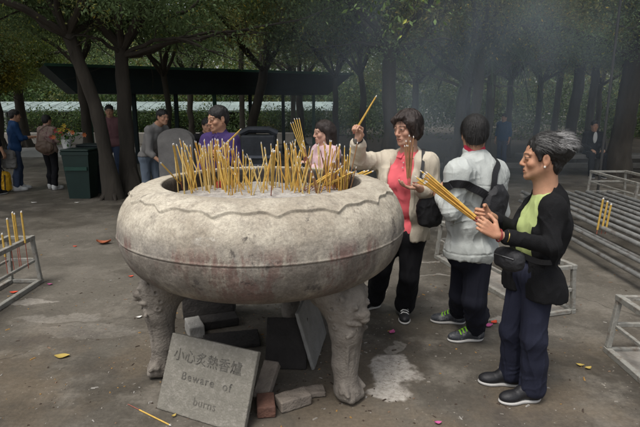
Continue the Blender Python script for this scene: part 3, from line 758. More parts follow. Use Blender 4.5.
m = MB(); m.box((-8.5, 28.1, .6), (9.3, .1, .6)); m.build('back_wall', mat('dim_wall', (.10, .10, .09), .9, .3, 1.2), root)
for i in range(10): m = MB(); m.box((-17.7+i*2.0, 25.95, .54), (.06, .06, .54)); m.build('post', mat('post_paint', (.25, .27, .25), .7), root)
m = MB(); m.box((-10, 20.4, .22), (9, .14, .22), bev=.02); props(m.build('low_wall', mat('far_wall', (.30, .28, .25), .85, .15, 3)), 'low pale kerb wall crossing the yard behind the people on the left', 'wall')

# thin steel pole on a foot plate, right background
g = gp(597, 197); root = empty('metal_pole', g, 'thin dark metal pole standing on a small plate left of the thick trunk', 'pole')
m = MB(); m.tube([g, g+V(0, 0, 3.6)], .022, 10); m.build('pole', mat('dark_steel', (.035, .033, .03), .55, .2, 6, metal=.3), root, True)
m = MB(); m.box(g+V(0, 0, .02), (.14, .14, .02), bev=.005); m.build('foot_plate', MATS['dark_steel'], root)
# long stone bench
STONE = mat('bench_stone', (.13, .125, .115), .85, .2, 4, .4, 30)
root = empty('stone_bench', (5.3, 12.2, 0), 'long low stone bench slab on block feet under the right hand trees', 'bench')
m = MB(); m.box((7.3, 11.9, .43), (2.7, .24, .05), bev=.015); m.build('seat', STONE, root)
for i in range(4):
    m = MB(); m.box((4.9+i*1.6, 11.9, .19), (.14, .18, .19), bev=.01); m.build('leg', STONE, root)
# rounded stone tablet behind the burner
g = V(X(174, 7.1), 7.1, 0); root = empty('stone_stele', g, 'grey round topped stone tablet standing left of the purple shirt', 'stone tablet')
m = MB(); n = 20; prof = [(-.24, 0), (.24, 0)]+[(.24*math.cos(math.pi*i/n), 1.16+.16*math.sin(math.pi*i/n)) for i in range(n+1)]
b = len(prof); vs = [(g[0]+a, 7.02, z) for a, z in prof]+[(g[0]+a, 7.18, z) for a, z in prof]
m.add(vs, [tuple(range(b)), tuple(range(2*b-1, b-1, -1))]+[(i, i+b, (i+1) % b+b, (i+1) % b) for i in range(b)]); m.build('slab', mat('stele', (.13, .125, .12), .9, .25, 5, .4, 40), root)
m = MB(); m.box((g[0], 7.1, .09), (.33, .17, .09), bev=.01); m.build('base', MATS['stele'], root)
# iron paper furnace
g = V(X(258, 7.3), 7.3, 0); root = empty('paper_furnace', g, 'dark iron offering furnace with a slatted front right of the purple shirt', 'furnace')
IR = mat('iron', (.030, .034, .040), .6, .3, 8, .3, 40, metal=.4)
m = MB(); m.box(g+V(0, 0, .72), (.24, .2, .50), bev=.02); m.build('firebox', IR, root)
for i in range(5): m = MB(); m.box(g+V(0, -.213, .45+.12*i), (.2, .012, .018)); m.build('slat', mat('iron_light', (.09, .10, .12), .5, .2, 9), root)
for a in (-1, 1):
    for b in (-1, 1): m = MB(); m.box(g+V(.19*a, .15*b, .11), (.03, .03, .11)); m.build('leg', IR, root)
m = MB(); m.tube([g+V(-.26, 0, 1.235), g+V(-.14, 0, 1.29), g+V(.14, 0, 1.29), g+V(.26, 0, 1.235)], [.05]*4, 8); m.build('lid', IR, root, True)
# bins
def bin_(g, label, w, h, c, cn):
    root = empty('litter_bin', g, label, 'bin', 'green bins by the trees'); mt = mat(cn, c, .5, .12, 5, spec=.4); d = w*.85
    vs = []; k = .80
    for z, s in ((0, k), (h*.9, 1.0), (h*.9, 1.06), (h*.96, 1.06)):
        vs += [(g[0]+a*w/2*s, g[1]+b*d/2*s, z) for a, b in ((-1, -1), (1, -1), (1, 1), (-1, 1))]
    fs = [(3, 2, 1, 0)]+[(4*i+j, 4*i+(j+1) % 4, 4*i+4+(j+1) % 4, 4*i+4+j) for i in range(3) for j in range(4)]+[(12, 13, 14, 15)]
    m = MB(); m.add(vs, fs); m.build('container', mt, root)
    m = MB(); m.box((g[0], g[1], h*.985), (w*.53, d*.53, h*.022), bev=.012); m.build('lid', mt, root)
    m = MB(); m.box((g[0], g[1]-d*.505, h*.62), (w*.42, .012, .03)); m.build('band', mat('bin_band', (.012, .05, .036), .5), root)
bin_(gp(84, 197), 'dark green tapered bin at the foot of the leaning tree', .46, .86, (.008, .024, .020), 'bin_green')
bin_(gp(98, 192), 'darker bin half hidden behind the leaning tree trunk', .46, .9, (.012, .022, .024), 'bin_dark')
g0 = gp(77, 196); bz = .86
root = empty('flower_bouquet', (g0[0]-.1, g0[1]+.02, bz+.01), 'bunch of orange, white and yellow flowers standing on the green bin', 'flowers')
m = MB(); m.lathe((g0[0]-.1, g0[1]+.02, bz), [(.06, 0), (.09, .16), (.085, .16), (.05, .02)], 14); m.build('pot', mat('white_plastic', (.6, .6, .58), .5), root)
g = np.random.default_rng(3); S = []; 
for nm, c in (('orange', (.75, .20, .05)), ('white', (.75, .72, .66)), ('yellow', (.75, .52, .05)), ('red', (.5, .05, .05))):
    m = MB()
    for i in range(4):
        c0 = V(g0[0]-.1, g0[1]+.02, bz+.26)+g.normal(size=3)*V(.10, .06, .07)
        for j in range(6):
            a = j*1.047; m.add([c0, c0+V(.03*math.cos(a-.4), -.012, .03*math.sin(a-.4)), c0+V(.05*math.cos(a), -.02, .05*math.sin(a)), c0+V(.03*math.cos(a+.4), -.012, .03*math.sin(a+.4))], [(0, 1, 2, 3)])
    m.build('blossom', mat('petal_'+nm, tuple(.55*q for q in c), .7), root)
P = V(g0[0]-.1, g0[1]+.02, bz+.22)+g.normal(size=(160, 3))*V(.10, .06, .07); v, q, c = leaves(P, .07, (.05, .12, .03), 5); mesh_obj('foliage', v, q, LEAF, root, False, None, c)
# ---------------------------------------------------------------- the stone incense burner
BC = V(-.350, 3.12, 0)
def burner_mat():
    m = bpy.data.materials.new('burner_stone'); m.use_nodes = True; nt = m.node_tree; N = nt.nodes; L = nt.links; b = N['Principled BSDF']
    tc = N.new('ShaderNodeTexCoord'); O = tc.outputs['Object']
    def noi(sc, det=6, ro=.6, st=(1, 1, 1), off=0):
        mp = N.new('ShaderNodeMapping'); mp.inputs['Scale'].default_value = st; mp.inputs['Location'].default_value = (off, off, off*.5); L.new(O, mp.inputs[0])
        n = N.new('ShaderNodeTexNoise'); n.inputs['Scale'].default_value = sc; n.inputs['Detail'].default_value = det; n.inputs['Roughness'].default_value = ro; L.new(mp.outputs[0], n.inputs['Vector']); return n.outputs['Fac']
    def rg(s, a, b_, c=0., d=1.):
        r = N.new('ShaderNodeMapRange'); r.interpolation_type = 'SMOOTHSTEP'
        for k, v in zip(('From Min', 'From Max', 'To Min', 'To Max'), (a, b_, c, d)): r.inputs[k].default_value = v
        L.new(s, r.inputs['Value']); return r.outputs[0]
    def mul(a, c):
        x = N.new('ShaderNodeMath'); x.operation = 'MULTIPLY'
        for i, q in enumerate((a, c)):
            if isinstance(q, (int, float)): x.inputs[i].default_value = q
            else: L.new(q, x.inputs[i])
        return x.outputs[0]
    def mix(f, a, c):
        x = N.new('ShaderNodeMix'); x.data_type = 'RGBA'; L.new(f, x.inputs['Factor'])
        for k, q in (('A', a), ('B', c)):
            if isinstance(q, tuple): x.inputs[k].default_value = (*q, 1)
            else: L.new(q, x.inputs[k])
        return x.outputs['Result']
    sx = N.new('ShaderNodeSeparateXYZ'); L.new(O, sx.inputs[0]); z = sx.outputs[2]
    col = mix(rg(noi(3.0, 8, .65), .35, .65), (.32, .28, .22), (.49, .445, .36))
    col = mix(mul(rg(z, 1.10, .98), rg(noi(5, 8, .7, (1, 1, .45), 3), .32, .58, .1, .85)), col, (.215, .195, .172))     # greyer mottling on the flank below the shoulder
    col = mix(mul(mul(rg(z, 1.06, .96), rg(z, .66, .76)), rg(noi(6, 8, .75, (1, 1, .28), 9), .48, .58, 0, .7)), col, (.150, .070, .060))   # worn red paint runs
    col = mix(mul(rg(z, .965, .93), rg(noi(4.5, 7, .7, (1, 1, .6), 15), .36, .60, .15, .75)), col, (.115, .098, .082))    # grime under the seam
    col = mix(rg(noi(4.2, 6, .75, off=27), .585, .66, 0, .85), col, (.07, .06, .055))                                # soot blotches
    col = mix(mul(rg(z, 1.0, 1.1), rg(noi(14, 7, .75, off=33), .52, .68, 0, .5)), col, (.21, .175, .135))
    col = mix(mul(rg(noi(2.4, 7, .7, (1, 1, 2.2), 41), .60, .68, 0, .55), rg(z, .8, .95)), col, (.55, .52, .46))      # lime scars
    col = mix(rg(noi(9, 9, .8, (1, 1, .8), 61), .50, .62, 0, .45), col, (.20, .175, .145)); col = mix(rg(noi(26, 8, .8, off=71), .58, .66, 0, .5), col, (.13, .11, .095))
    rad = N.new('ShaderNodeVectorMath'); rad.operation = 'LENGTH'; fl = N.new('ShaderNodeVectorMath'); fl.operation = 'MULTIPLY'; L.new(O, fl.inputs[0]); fl.inputs[1].default_value = (1, 1, 0); L.new(fl.outputs[0], rad.inputs[0])
    col = mix(mul(mul(rg(rad.outputs['Value'], .612, .592), rg(z, .9, 1.0)), rg(noi(8, 5), .2, .5, .75, 1)), col, (.035, .030, .026))
    f = rg(noi(70, 6, .8), .25, .75, .72, 1.28); v = N.new('ShaderNodeVectorMath'); v.operation = 'SCALE'; L.new(col, v.inputs[0]); L.new(f, v.inputs['Scale']); L.new(v.outputs[0], b.inputs['Base Color'])
    b.inputs['Roughness'].default_value = .88; b.inputs['Specular IOR Level'].default_value = .25
    bp = N.new('ShaderNodeBump'); bp.inputs['Strength'].default_value = .9; bp.inputs['Distance'].default_value = .005
    a = N.new('ShaderNodeMath'); a.operation = 'ADD'; L.new(noi(18, 7, .7), a.inputs[0]); L.new(mul(noi(110, 5, .7), .5), a.inputs[1]); L.new(a.outputs[0], bp.inputs['Height']); L.new(bp.outputs[0], b.inputs['Normal'])
    return m
BM = burner_mat()
mat('leg_stone', (.19, .168, .142), .85, .22, 9, .7, 70, col2=(.085, .070, .058), c2amt=.85, c2scale=6)
burner = empty('incense_burner', BC, 'huge round pale stone incense burner on three carved lion legs, packed with yellow sticks', 'incense burner')
prof = [(.02, 1.03), (.35, 1.03), (.545, 1.05), (.572, 1.12), (.582, 1.18), (.592, 1.205), (.606, 1.214), (.630, 1.216), (.68, 1.212), (.735, 1.192), (.785, 1.158), (.825, 1.108), (.850, 1.05), (.862, .985), (.862, .925), (.850, .865), (.822, .80), (.775, .745), (.70, .695), (.60, .662), (.48, .640), (.30, .626), (.02, .62)]
PR = []
for i in range(len(prof)-1):
    p0, p1, p2, p3 = [V(*prof[min(max(j, 0), len(prof)-1)]) for j in (i-1, i, i+1, i+2)]
    for u in np.linspace(0, 1, 19)[:-1]: PR.append(.5*((2*p1)+(-p0+p2)*u+(2*p0-5*p1+4*p2-p3)*u*u+(-p0+3*p1-3*p2+p3)*u**3))
PR.append(V(*prof[-1])); PR = np.array(PR); dn = np.gradient(PR, axis=0); dn /= np.linalg.norm(dn, axis=1)[:, None]+1e-9; nr = np.stack([-dn[:, 1], dn[:, 0]], 1)   # outward for this winding
s = np.concatenate([[0], np.cumsum(np.linalg.norm(np.diff(PR, axis=0), axis=1))]); srim = s[7*18]
NT = 720; th = np.arange(NT)/NT*2*math.pi
qq = (th+math.pi/2-math.radians(11.25))*8; sb = srim+.142+.030*(1-np.abs(np.sin(qq))**.6)+.006*np.cos(qq*4)+.010*(noise(np.stack([np.cos(th)*6, np.sin(th)*6, 0*th], 1), 4)-.5)
vs = []
ss = s[:, None]; outer = (ss > srim-.03)
st = lambda x: np.clip(x, 0, 1)**2*(3-2*np.clip(x, 0, 1))
rel = .006*st((sb[None, :]-ss)/.004+.5)*outer+.010*np.exp(-((ss-sb[None, :]+.005)/.0055)**2)*outer
zz = PR[:, 1:2]; rel = rel+(ss > srim)*(.0035*np.exp(-((zz-.950)/.005)**2)-.003*np.exp(-((zz-.940)/.003)**2))
rr_ = PR[:, :1]+nr[:, :1]*rel*(-1 if nr[7*18+54, 0] < 0 else 1); z2 = PR[:, 1:2]+nr[:, 1:]*rel*(-1 if nr[7*18+54, 0] < 0 else 1)
Pw = np.stack([BC[0]+rr_*np.cos(th), BC[1]+rr_*np.sin(th), z2+0*th], -1)
wob = (fbm(Pw*5, 4)-.45)*.014+(fbm(Pw*20, 6)-.45)*.007+(fbm(Pw*60, 8)-.45)*.0025
Pw[..., 0] += wob*np.cos(th); Pw[..., 1] += wob*np.sin(th); Pw[..., 2] += wob*.5
n = len(PR); i, j = np.meshgrid(np.arange(n-1), np.arange(NT), indexing='ij'); j2 = (j+1) % NT
q = np.stack([i*NT+j, (i+1)*NT+j, (i+1)*NT+j2, i*NT+j2], -1).reshape(-1, 4)
# winding: make the outside face outwards
vv = Pw.reshape(-1, 3); k = q[(7*18+90)*NT]; fn_ = np.cross(vv[k[1]]-vv[k[0]], vv[k[3]]-vv[k[0]])
if fn_@(vv[k[0]]-V(BC[0], BC[1], .95)) < 0: q = q[:, ::-1]
mesh_obj('bowl', vv, np.ascontiguousarray(q), BM, burner, True)
# ash bed
g = np.random.default_rng(11); nr_, na = 40, 96; vs = [(BC[0], BC[1], 1.125)]; fs = []
for a in range(1, nr_+1):
    for b in range(na):
        r = .588*a/nr_; t = 6.283185*b/na; x, y = BC[0]+r*math.cos(t), BC[1]+r*math.sin(t)
        vs.append((x, y, 1.118+.03*(float(fbm(V(x*9, y*9, 0), 2))-.4)+.012*(float(noise(V(x*45, y*45, 1), 5))-.5)))
fs = [(0, 1+b, 1+(b+1) % na) for b in range(na)]+[(1+(a-1)*na+b, 1+a*na+b, 1+a*na+(b+1) % na, 1+(a-1)*na+(b+1) % na) for a in range(1, nr_) for b in range(na)]
mesh_obj('ash_bed', vs, fs, mat('ash', (.36, .34, .31), .95, .25, 30, .8, 120, col2=(.16, .13, .12), c2amt=.7, c2scale=22), burner, True)
def lion_leg(a):
    o = V(math.cos(a), math.sin(a), 0); t = V(-o[1], o[0], 0); T = lambda r, s_, z: BC+o*r+t*s_+V(0, 0, z); R = np.stack([t, o, V(0, 0, 1)], 1)
    S = Sdf(.0045)
    S.cap(T(.58, -.07, .68), T(.58, .07, .68), .12, .12, .04); S.ell(T(.64, 0, .60), V(.125, .11, .13), R, .05)
    S.cap(T(.650, 0, .58), T(.660, 0, .43), .118, .090, .05); S.cap(T(.660, 0, .43), T(.650, 0, .22), .088, .070, .04); S.cap(T(.650, 0, .22), T(.665, 0, .08), .070, .072, .03); S.cap(T(.45, 0, .66), T(.60, 0, .50), .10, .05, .06)
    S.ell(T(.68, 0, .055), V(.080, .076, .058), R, .03)
    for e in (-1, 1):
        for j, (rr2, zc) in enumerate(((.70, .655), (.665, .60), (.645, .54), (.66, .485))):
            c = T(rr2, e*(.105+.012*math.sin(j*1.5)), zc); S.ell(c, V(.022, .026, .026), R, .012); S.ell(c+t*e*.020, .009, None, .006, '-')
    for i in (-1, 0, 1): S.cap(T(.715, i*.036, .048), T(.732, i*.040, .040), .030, .028, .016)
    for e in (-1, 1): S.ell(T(.690, e*.068, .085), V(.024, .024, .024), None, .010)
    for e in (-1, 1): S.cap(T(.69, e*.058, .11), T(.735, e*.075, .075), .022, .012, .012)
    # lion face: brow, eyes, nose, jaw, curls of mane
    S.ell(T(.765, 0, .555), V(.050, .045, .035), R, .018); S.ell(T(.785, 0, .530), V(.034, .025, .020), R, .008)
    for e in (-1, 1):
        S.ell(T(.745, e*.050, .605), .026, None, .006); S.ell(T(.768, e*.052, .605), .011, None, .003); S.cap(T(.745, e*.025, .640), T(.72, e*.085, .650), .015, .010, .008)
        S.cap(T(.765, e*.020, .500), T(.735, e*.075, .515), .016, .014, .008); S.ell(T(.70, e*.105, .62), V(.020, .028, .034), R, .008)
        S.ell(T(.792, e*.018, .538), .010, None, .003); S.cap(T(.755, e*.030, .485), T(.765, e*.030, .462), .007, .003, .003)
    S.cap(T(.770, -.055, .487), T(.770, .055, .487), .008, .008, .006, '-')
    S.cap(T(.73, -.050, .455), T(.73, .050, .455), .022, .022, .012)
    gg = np.random.default_rng(3)
    for i in range(0):
        an = -2.1+4.2*(i % 13)/12; continue
        zc = .53+(.10*math.cos(an*1.1)) + (.055 if i >= 13 else 0); c = T(.642+.080*math.cos(an*.8), .135*math.sin(an*.62), zc)
        S.ell(c, .021+.004*gg.random(), None, .004); S.ell(c+o*.018, .009, None, .004, '-')
    for e in (-1.5, -.5, .5, 1.5): S.cap(T(.738-.012*abs(e), e*.040, .41), T(.715-.010*abs(e), e*.030, .15), .011, .008, .006)
    S.cap(T(.735, -.085, .440), T(.735, .085, .440), .012, .012, .006)
    S.cut(V(0, 0, .0), (0, 0, -1)); S.fold(lambda P: .004*(fbm(P*16, 5)-.45)+.0015*(noise(P*70, 2)-.5))
    S.build('leg', MATS['leg_stone'], burner)
for fx, fy in ((-1.03, 2.944), (.20, 2.645), (-.22, 3.79)):
    lion_leg(math.atan2(fy-BC[1], fx-BC[0]))
# ---------------------------------------------------------------- incense sticks
for nm, c in (('stick_gold', (.54, .345, .075)), ('stick_amber', (.50, .27, .05)), ('stick_brown', (.21, .105, .045)), ('stick_pale', (.55, .40, .15))):
    mat(nm, c, .75, .18, 30, .3, 200)
mat('stick_core', (.34, .10, .07), .7, .2, 30); mat('ash_tip', (.55, .52, .48), .95, .2, 60); mat('stick_core_pink', (.50, .10, .14), .7, .2, 30)
MEshes = {}
def stick(p0, p1, label, group, style='stick_gold', r=.0042, core=.28, tip=.012, name='incense_stick', corem='stick_core', cat='incense stick'):
    """p0 = handle end, p1 = burning end"""
    p0 = np.array(p0, float); p1 = np.array(p1, float); L = float(np.linalg.norm(p1-p0)); d = Vector((p1-p0)/L)
    key = (style, round(L/.03), round(r, 4), round(core, 2), corem, tip > 0)
    if key not in MEshes:
        Lq = round(L/.03)*.03; c = Lq*core; mm = MB(); mm.tube([(0, 0, c), (0, 0, Lq-tip)], [r, r*.97], 8); a = mm.build('coating', MATS[style])
        mm = MB(); mm.tube([(0, 0, 0), (0, 0, c+.004)], [r*.42, r*.42], 6); b = mm.build('bamboo_core', MATS[corem]); e = None
        for o in (a, b): COL.objects.unlink(o)
        if tip > 0:
            mm = MB(); mm.tube([(0, 0, Lq-tip), (r*.2, 0, Lq-tip*.4), (r*.5, 0, Lq)], [r*.95, r*.8, r*.35], 7); e = mm.build('ash_tip', MATS['ash_tip']); COL.objects.unlink(e)
        MEshes[key] = (Lq, [o for o in (a, b, e) if o])
    Lq, src = MEshes[key]
    root = bpy.data.objects.new(name, None); root.empty_display_size = .02; COL.objects.link(root); root.location = p0; root.rotation_mode = 'QUATERNION'
    root.rotation_quaternion = d.to_track_quat('Z', 'Y'); props(root, label, cat, group)
    for o in src: c = o.copy(); COL.objects.link(c); c.parent = root
    return root
g = np.random.default_rng(21)
def plant(px, py, lean, L, style, label, group, r=.0045, dpt=None, zb=1.115):
    """a stick whose foot shows at pixel px, py in the ash"""
    L *= 1.0; b = gp(px, py, 1.12); v = b-BC; rr = math.hypot(v[0], v[1])
    if rr > .555: b = BC+V(v[0], v[1], 0)*.555/rr; b[2] = 1.12
    b[2] = 1.085; top = b+L*nrm(V(lean[0], lean[1], 1)); return stick(b, top, label, group, style, r, .10)
GR = {'left': ('yellow incense stick in the dense clump at the left of the burner', 'sticks in the left clump'),
      'mid': ('yellow incense stick among those scattered across the middle of the ash', 'sticks across the middle of the ash'),
      'cm': ('thick yellow incense stick in the tight middle row right of the purple shirt', 'sticks in the middle row'),
      'right': ('incense stick standing in the right hand clump beside the rim', 'sticks in the right clump'),
      'lean': ('yellow incense stick lying at a low angle against the right rim', 'sticks leaning low on the right')}
def many(n, x0, x1, y0, y1, gk, styles, ls=(.24, .40), ln=.13, r=(.0035, .006), bias=0):
    for i in range(n):
        px = x0+(x1-x0)*g.random(); py = y0+(y1-y0)*g.random(); L = ls[0]+(ls[1]-ls[0])*g.random()
        plant(px, py, (g.normal()*ln+bias, g.normal()*ln*.7), L, styles[g.integers(len(styles))], *GR[gk], r=r[0]+(r[1]-r[0])*g.random())
G3 = ['stick_gold', 'stick_gold', 'stick_amber', 'stick_pale']
many(50, 178, 236, 183, 195, 'left', G3, (.22, .38), .17, (.0028, .0050), -.12)
many(18, 205, 232, 184, 191, 'left', G3, (.28, .38), .08, (.004, .0055), -.04)
many(28, 232, 264, 184, 195, 'mid', G3, (.16, .32), .26, (.0026, .0048))
many(32, 262, 300, 184, 194, 'cm', G3, (.22, .38), .15, (.0028, .0055))
many(36, 290, 335, 184, 194, 'right', G3+['stick_brown'], (.18, .36), .20, (.0026, .0050))
many(24, 326, 362, 184, 192, 'right', ['stick_gold', 'stick_amber', 'stick_brown'], (.18, .36), .15, (.003, .0052), .12)
many(8, 300, 345, 186, 194, 'mid', ['stick_brown', 'stick_amber'], (.12, .2), .2)
for i in range(9):   # low leaning bundle
    b = gp(300+4*i, 190-.3*i, 1.13); stick(b+V(0, 0, -.01), b+V(.20+.01*i, .03*g.normal(), .09+.05*g.random()), *GR['lean'], 'stick_gold', .0055)
stick(gp(186, 190, 1.10), at(160, 162, 2.80), 'single yellow stick leaning far out over the left rim', None, 'stick_gold', .0045)
stick(gp(183, 193, 1.10), at(173, 143, 2.86), 'outermost upright yellow stick at the left rim of the burner', None, 'stick_gold', .0065)
stick(gp(271, 196, 1.11), at(274, 152, 2.72), 'bright thick yellow stick nearest the viewer in the middle of the burner', None, 'stick_gold', .0085)
mm = MB(); c = gp(220, 189, 1.115); mm.lathe(c-V(0, 0, .03), [(.022, 0), (.022, .075), (.018, .082), (.016, .07)], 18); props(mm.build('candle_cup', mat('red_plastic', (.38, .02, .03), .45, .1), None, True), 'short dark red candle cup set in the ash below the left clump', 'candle cup')

# ---------------------------------------------------------------- stone sign and its lettering
SIGN = mat('sign_stone', (.165, .155, .130), .9, .12, 12, .5, 90, col2=(.27, .25, .22), c2amt=.6, c2scale=45)
B0 = gp(156, 409); B1 = gp(243, 436); u = nrm(B1-B0); nb = V(-u[1], u[0], 0); tl = math.radians(24); up = nb*math.sin(tl)+V(0, 0, math.cos(tl)); nf = -np.cross(u, up)*-1
nf = np.cross(u, up); nf = nf if nf[1] < 0 else -nf
W_, H_ = .575, .424; sr = empty('stone_sign', B0+u*W_/2, 'grey stone slab with carved warning lettering leaning below the burner', 'sign')
R = np.stack([u, up, np.cross(u, up)], 1); cen = B0+u*W_/2+up*H_/2-nf*.018+V(0, 0, .004)
S = Sdf(.0045); S.box(cen, (W_/2, H_/2, .018), R, .005); S.fold(lambda P: .003*(fbm(P*26, 3)-.45)); S.build('slab', SIGN, sr)
CARVE = mat('carved_letter', (.098, .092, .080), .95, .5, 40)
def text(body, pos, size, parent, m, R, name='lettering', ext=.0006, sp=1.0):
    c = bpy.data.curves.new(name, 'FONT'); c.body = body; c.size = size; c.align_x = 'LEFT'; c.extrude = ext; c.space_character = sp; c.resolution_u = 3
    o = bpy.data.objects.new(name, c); COL.objects.link(o); bpy.context.view_layer.update()
    me = bpy.data.meshes.new_from_object(o.evaluated_get(bpy.context.evaluated_depsgraph_get())); COL.objects.unlink(o); bpy.data.objects.remove(o)
    n = len(me.vertices); v = np.empty(n*3, np.float32); me.vertices.foreach_get('co', v); v = v.reshape(-1, 3).astype(float)
    Mw = np.array(parent.matrix_basis.inverted()); wv = np.array(pos)+v@R.T; wv = wv@Mw[:3, :3].T+Mw[:3, 3]; me.vertices.foreach_set('co', wv.astype(np.float32).ravel()); me.materials.clear(); me.materials.append(m); me.update()
    q = bpy.data.objects.new(name, me); COL.objects.link(q); q.parent = parent; return q
Rt = np.stack([u, up, nf], 1)
pt = lambda a, b: B0+u*a+up*b+nf*.0022+V(0, 0, .004)
text('小心炙熱香爐', pt(.045, .290), .074, sr, CARVE, Rt, sp=1.06)
text('Beware', pt(.125, .190), .062, sr, CARVE, Rt, sp=1.2); text('of', pt(.40, .190), .062, sr, CARVE, Rt, sp=1.2)
text('burns', pt(.235, .075), .060, sr, mat('carved_faint', (.115, .107, .092), .95, .3, 60), Rt, sp=1.1)
# ---------------------------------------------------------------- loose slabs and bricks under the burner
BR = mat('old_brick', (.20, .17, .14), .92, .25, 14, .7, 80, col2=(.09, .075, .065), c2amt=.7, c2scale=9); BRR = mat('red_brick', (.13, .065, .046), .92, .25, 14, .7, 80, col2=(.10, .06, .05), c2amt=.7, c2scale=9)
BRP = mat('grey_brick', (.27, .26, .24), .92, .2, 14, .6, 80); DS = mat('dark_slab', (.026, .023, .021), .9, .3, 8, .5, 60)  # DS: near-black base colour for the slabs and blocks under the bowl
def block(c, h, R, m, name, label, cat, vox=.005, rd=.006, wear=.004):
    S = Sdf(vox); S.box(c, h, R, rd); S.fold(lambda P: wear*(fbm(P*24, 7)-.45)*2); o = S.build(name, m, None); return props(o, label, cat)
def rz(a): a = math.radians(a); return np.array([[math.cos(a), -math.sin(a), 0], [math.sin(a), math.cos(a), 0], [0, 0, 1.]])
def rx(a): a = math.radians(a); return np.array([[1, 0, 0], [0, math.cos(a), -math.sin(a)], [0, math.sin(a), math.cos(a)]])
def ry(a): a = math.radians(a); return np.array([[math.cos(a), 0, math.sin(a)], [0, 1, 0], [-math.sin(a), 0, math.cos(a)]])
block(gp(193, 338)+V(.0, .06, .052), (.055, .10, .05), rz(25), BRP, 'brick', 'pale grey brick lying behind the top edge of the stone sign', 'brick')
block(gp(207, 332)+V(.05, .12, .035), (.16, .07, .034), rz(20), DS, 'stone_block', 'dark block lying behind the pale brick under the bowl', 'stone')
block(gp(226, 346)+V(.03, .06, .016), (.20, .12, .014), rz(12), DS, 'paving_slab', 'flat dark slab lying on the ground right of the pale brick', 'slab')
block(gp(266, 398)+V(.0, .055, .078), (.048, .115, .030), rz(-18)@rx(38), BR, 'brick', 'worn brick tilted up on end right of the stone sign', 'brick')
block(gp(265, 416)+V(.0, .05, .036), (.050, .075, .034), rz(8), BRR, 'brick', 'short reddish brick nearest the viewer beside the stone sign', 'brick')
block(gp(293, 407)+V(.0, .02, .036), (.095, .052, .033), rz(28), BR, 'brick', 'worn brick lying flat right of the reddish one', 'brick')
block(gp(318, 398)+V(-.02, .04, .020), (.06, .045, .017), rz(10), BR, 'brick', 'broken low piece of brick at the foot of the right hand lion leg', 'brick')
c0 = gp(313, 371); ca = gp(264, 370); uu = nrm(c0-ca); ww = V(-uu[1], uu[0], 0); Rb = np.stack([uu, ww*math.cos(.5)-V(0, 0, 1)*math.sin(.5), V(0, 0, 1)*math.cos(.5)+ww*math.sin(.5)], 1); block((c0+ca)/2-uu*.02+Rb@V(0, .02, .165)+V(0, 0, .008), (.135, .016, .165), Rb, DS, 'stone_slab', 'black slab leaning back under the middle of the bowl', 'slab')
q5 = gp(207, 320); block(q5+V(.0, .12, .17), (.20, .10, .17), rz(4), DS, 'stone_block', 'dark block standing behind the left lion leg under the bowl', 'stone')
R = rz(-9)@ry(-15.5); block(c0+R@V(-.012, .27, .20)+V(.012, 0, .006), (.012, .27, .20), R, mat('slab_grey', (.24, .235, .22), .9, .15, 12, .5, 80), 'stone_slab', 'thin light grey slab leaning against the black block behind the right lion leg', 'slab')
# ---------------------------------------------------------------- incense racks (painted steel frames)
RK = mat('rack_paint', (.24, .235, .21), .7, .15, 14, .4, 70, col2=(.12, .085, .06), c2amt=.75, c2scale=18)
def rack(x0, x1, y0, y1, h, label, w=.04, inset=.035, plate=False, mids=(.52,), group='incense racks', rot=0.0):
    root = empty('incense_rack', ((x0+x1)/2, (y0+y1)/2, 0), label, 'incense rack', group)
    xa, xb = x0+inset, x1-inset
    for (a, b, z, nm) in ((x0, x0, w/2, 'base_rail'), (x1, x1, w/2, 'base_rail'), (xa, xa, h, 'top_rail'), (xb, xb, h, 'top_rail')):
        m = MB(); m.beam((a, y0-w/2, z), (b, y1+w/2, z), w, w); m.build(nm, RK, root)
    n = max(2, int((y1-y0)/1.3)+1)
    for i in range(n):
        y = y0+(y1-y0)*i/(n-1)
        for s0, s1 in ((x0, xa), (x1, xb)): m = MB(); m.beam((s0, y, w+.001), (s1, y, h-w/2), w*.85, w*.85, (0, 1, 0)); m.build('post', RK, root)
        for (a_, b_, z_, k_) in [(x0+w/2+.002, x1-w/2-.002, w/2, .8), (xa+w/2+.002, xb-w/2-.002, h, .8)]+[(x0+inset*q+w*.45, x1-inset*q-w*.45, h*q, .7) for q in mids]:
            m = MB(); m.beam((a_, y, z_), (b_, y, z_), w*k_, w*k_); m.build('cross_bar', RK, root)
    for q in mids:
        for a in (x0+inset*q, x1-inset*q):
            m = MB(); m.beam((a, y0+w, h*q), (a, y1-w, h*q), w*.6, w*.6); m.build('middle_rail', RK, root)
    if plate:
        m = MB(); m.box(((x0+x1)/2, (y0+y1)/2, w*.35), ((x1-x0)/2-w*.6, (y1-y0)/2-w*.5, .004)); m.build('tray', mat('rack_tray', (.26, .24, .21), .8, .25, 9, .4, 50, col2=(.10, .07, .05), c2amt=.6, c2scale=6), root)
    root.rotation_euler = (0, 0, math.radians(rot)); return root
rack(-2.94, -2.66, 2.3, 4.62, .445, 'steel incense rack at the left edge with yellow sticks standing in it', plate=False, inset=.03)
rack(1.50, 1.84, 3.83, 5.47, .40, 'steel incense rack behind the two standing women on the right', plate=True, rot=16)
rack(1.98, 2.34, 1.9, 3.24, .40, 'steel incense rack cut by the lower right edge', plate=True)
for i, (px, pt_, Y) in enumerate(((2, 232, 4.25), (7, 217, 4.30), (12.5, 212, 4.42), (14.5, 214, 4.5), (21, 209, 4.45))):
    b = at(px, pt_, Y); x = b[0]
    stick((x, Y, .20), (x+.004, Y-.01, b[2]), 'yellow incense stick planted along the near rail of the left rack', 'sticks in the left rack', 'stick_gold', .0085, .45, .014)
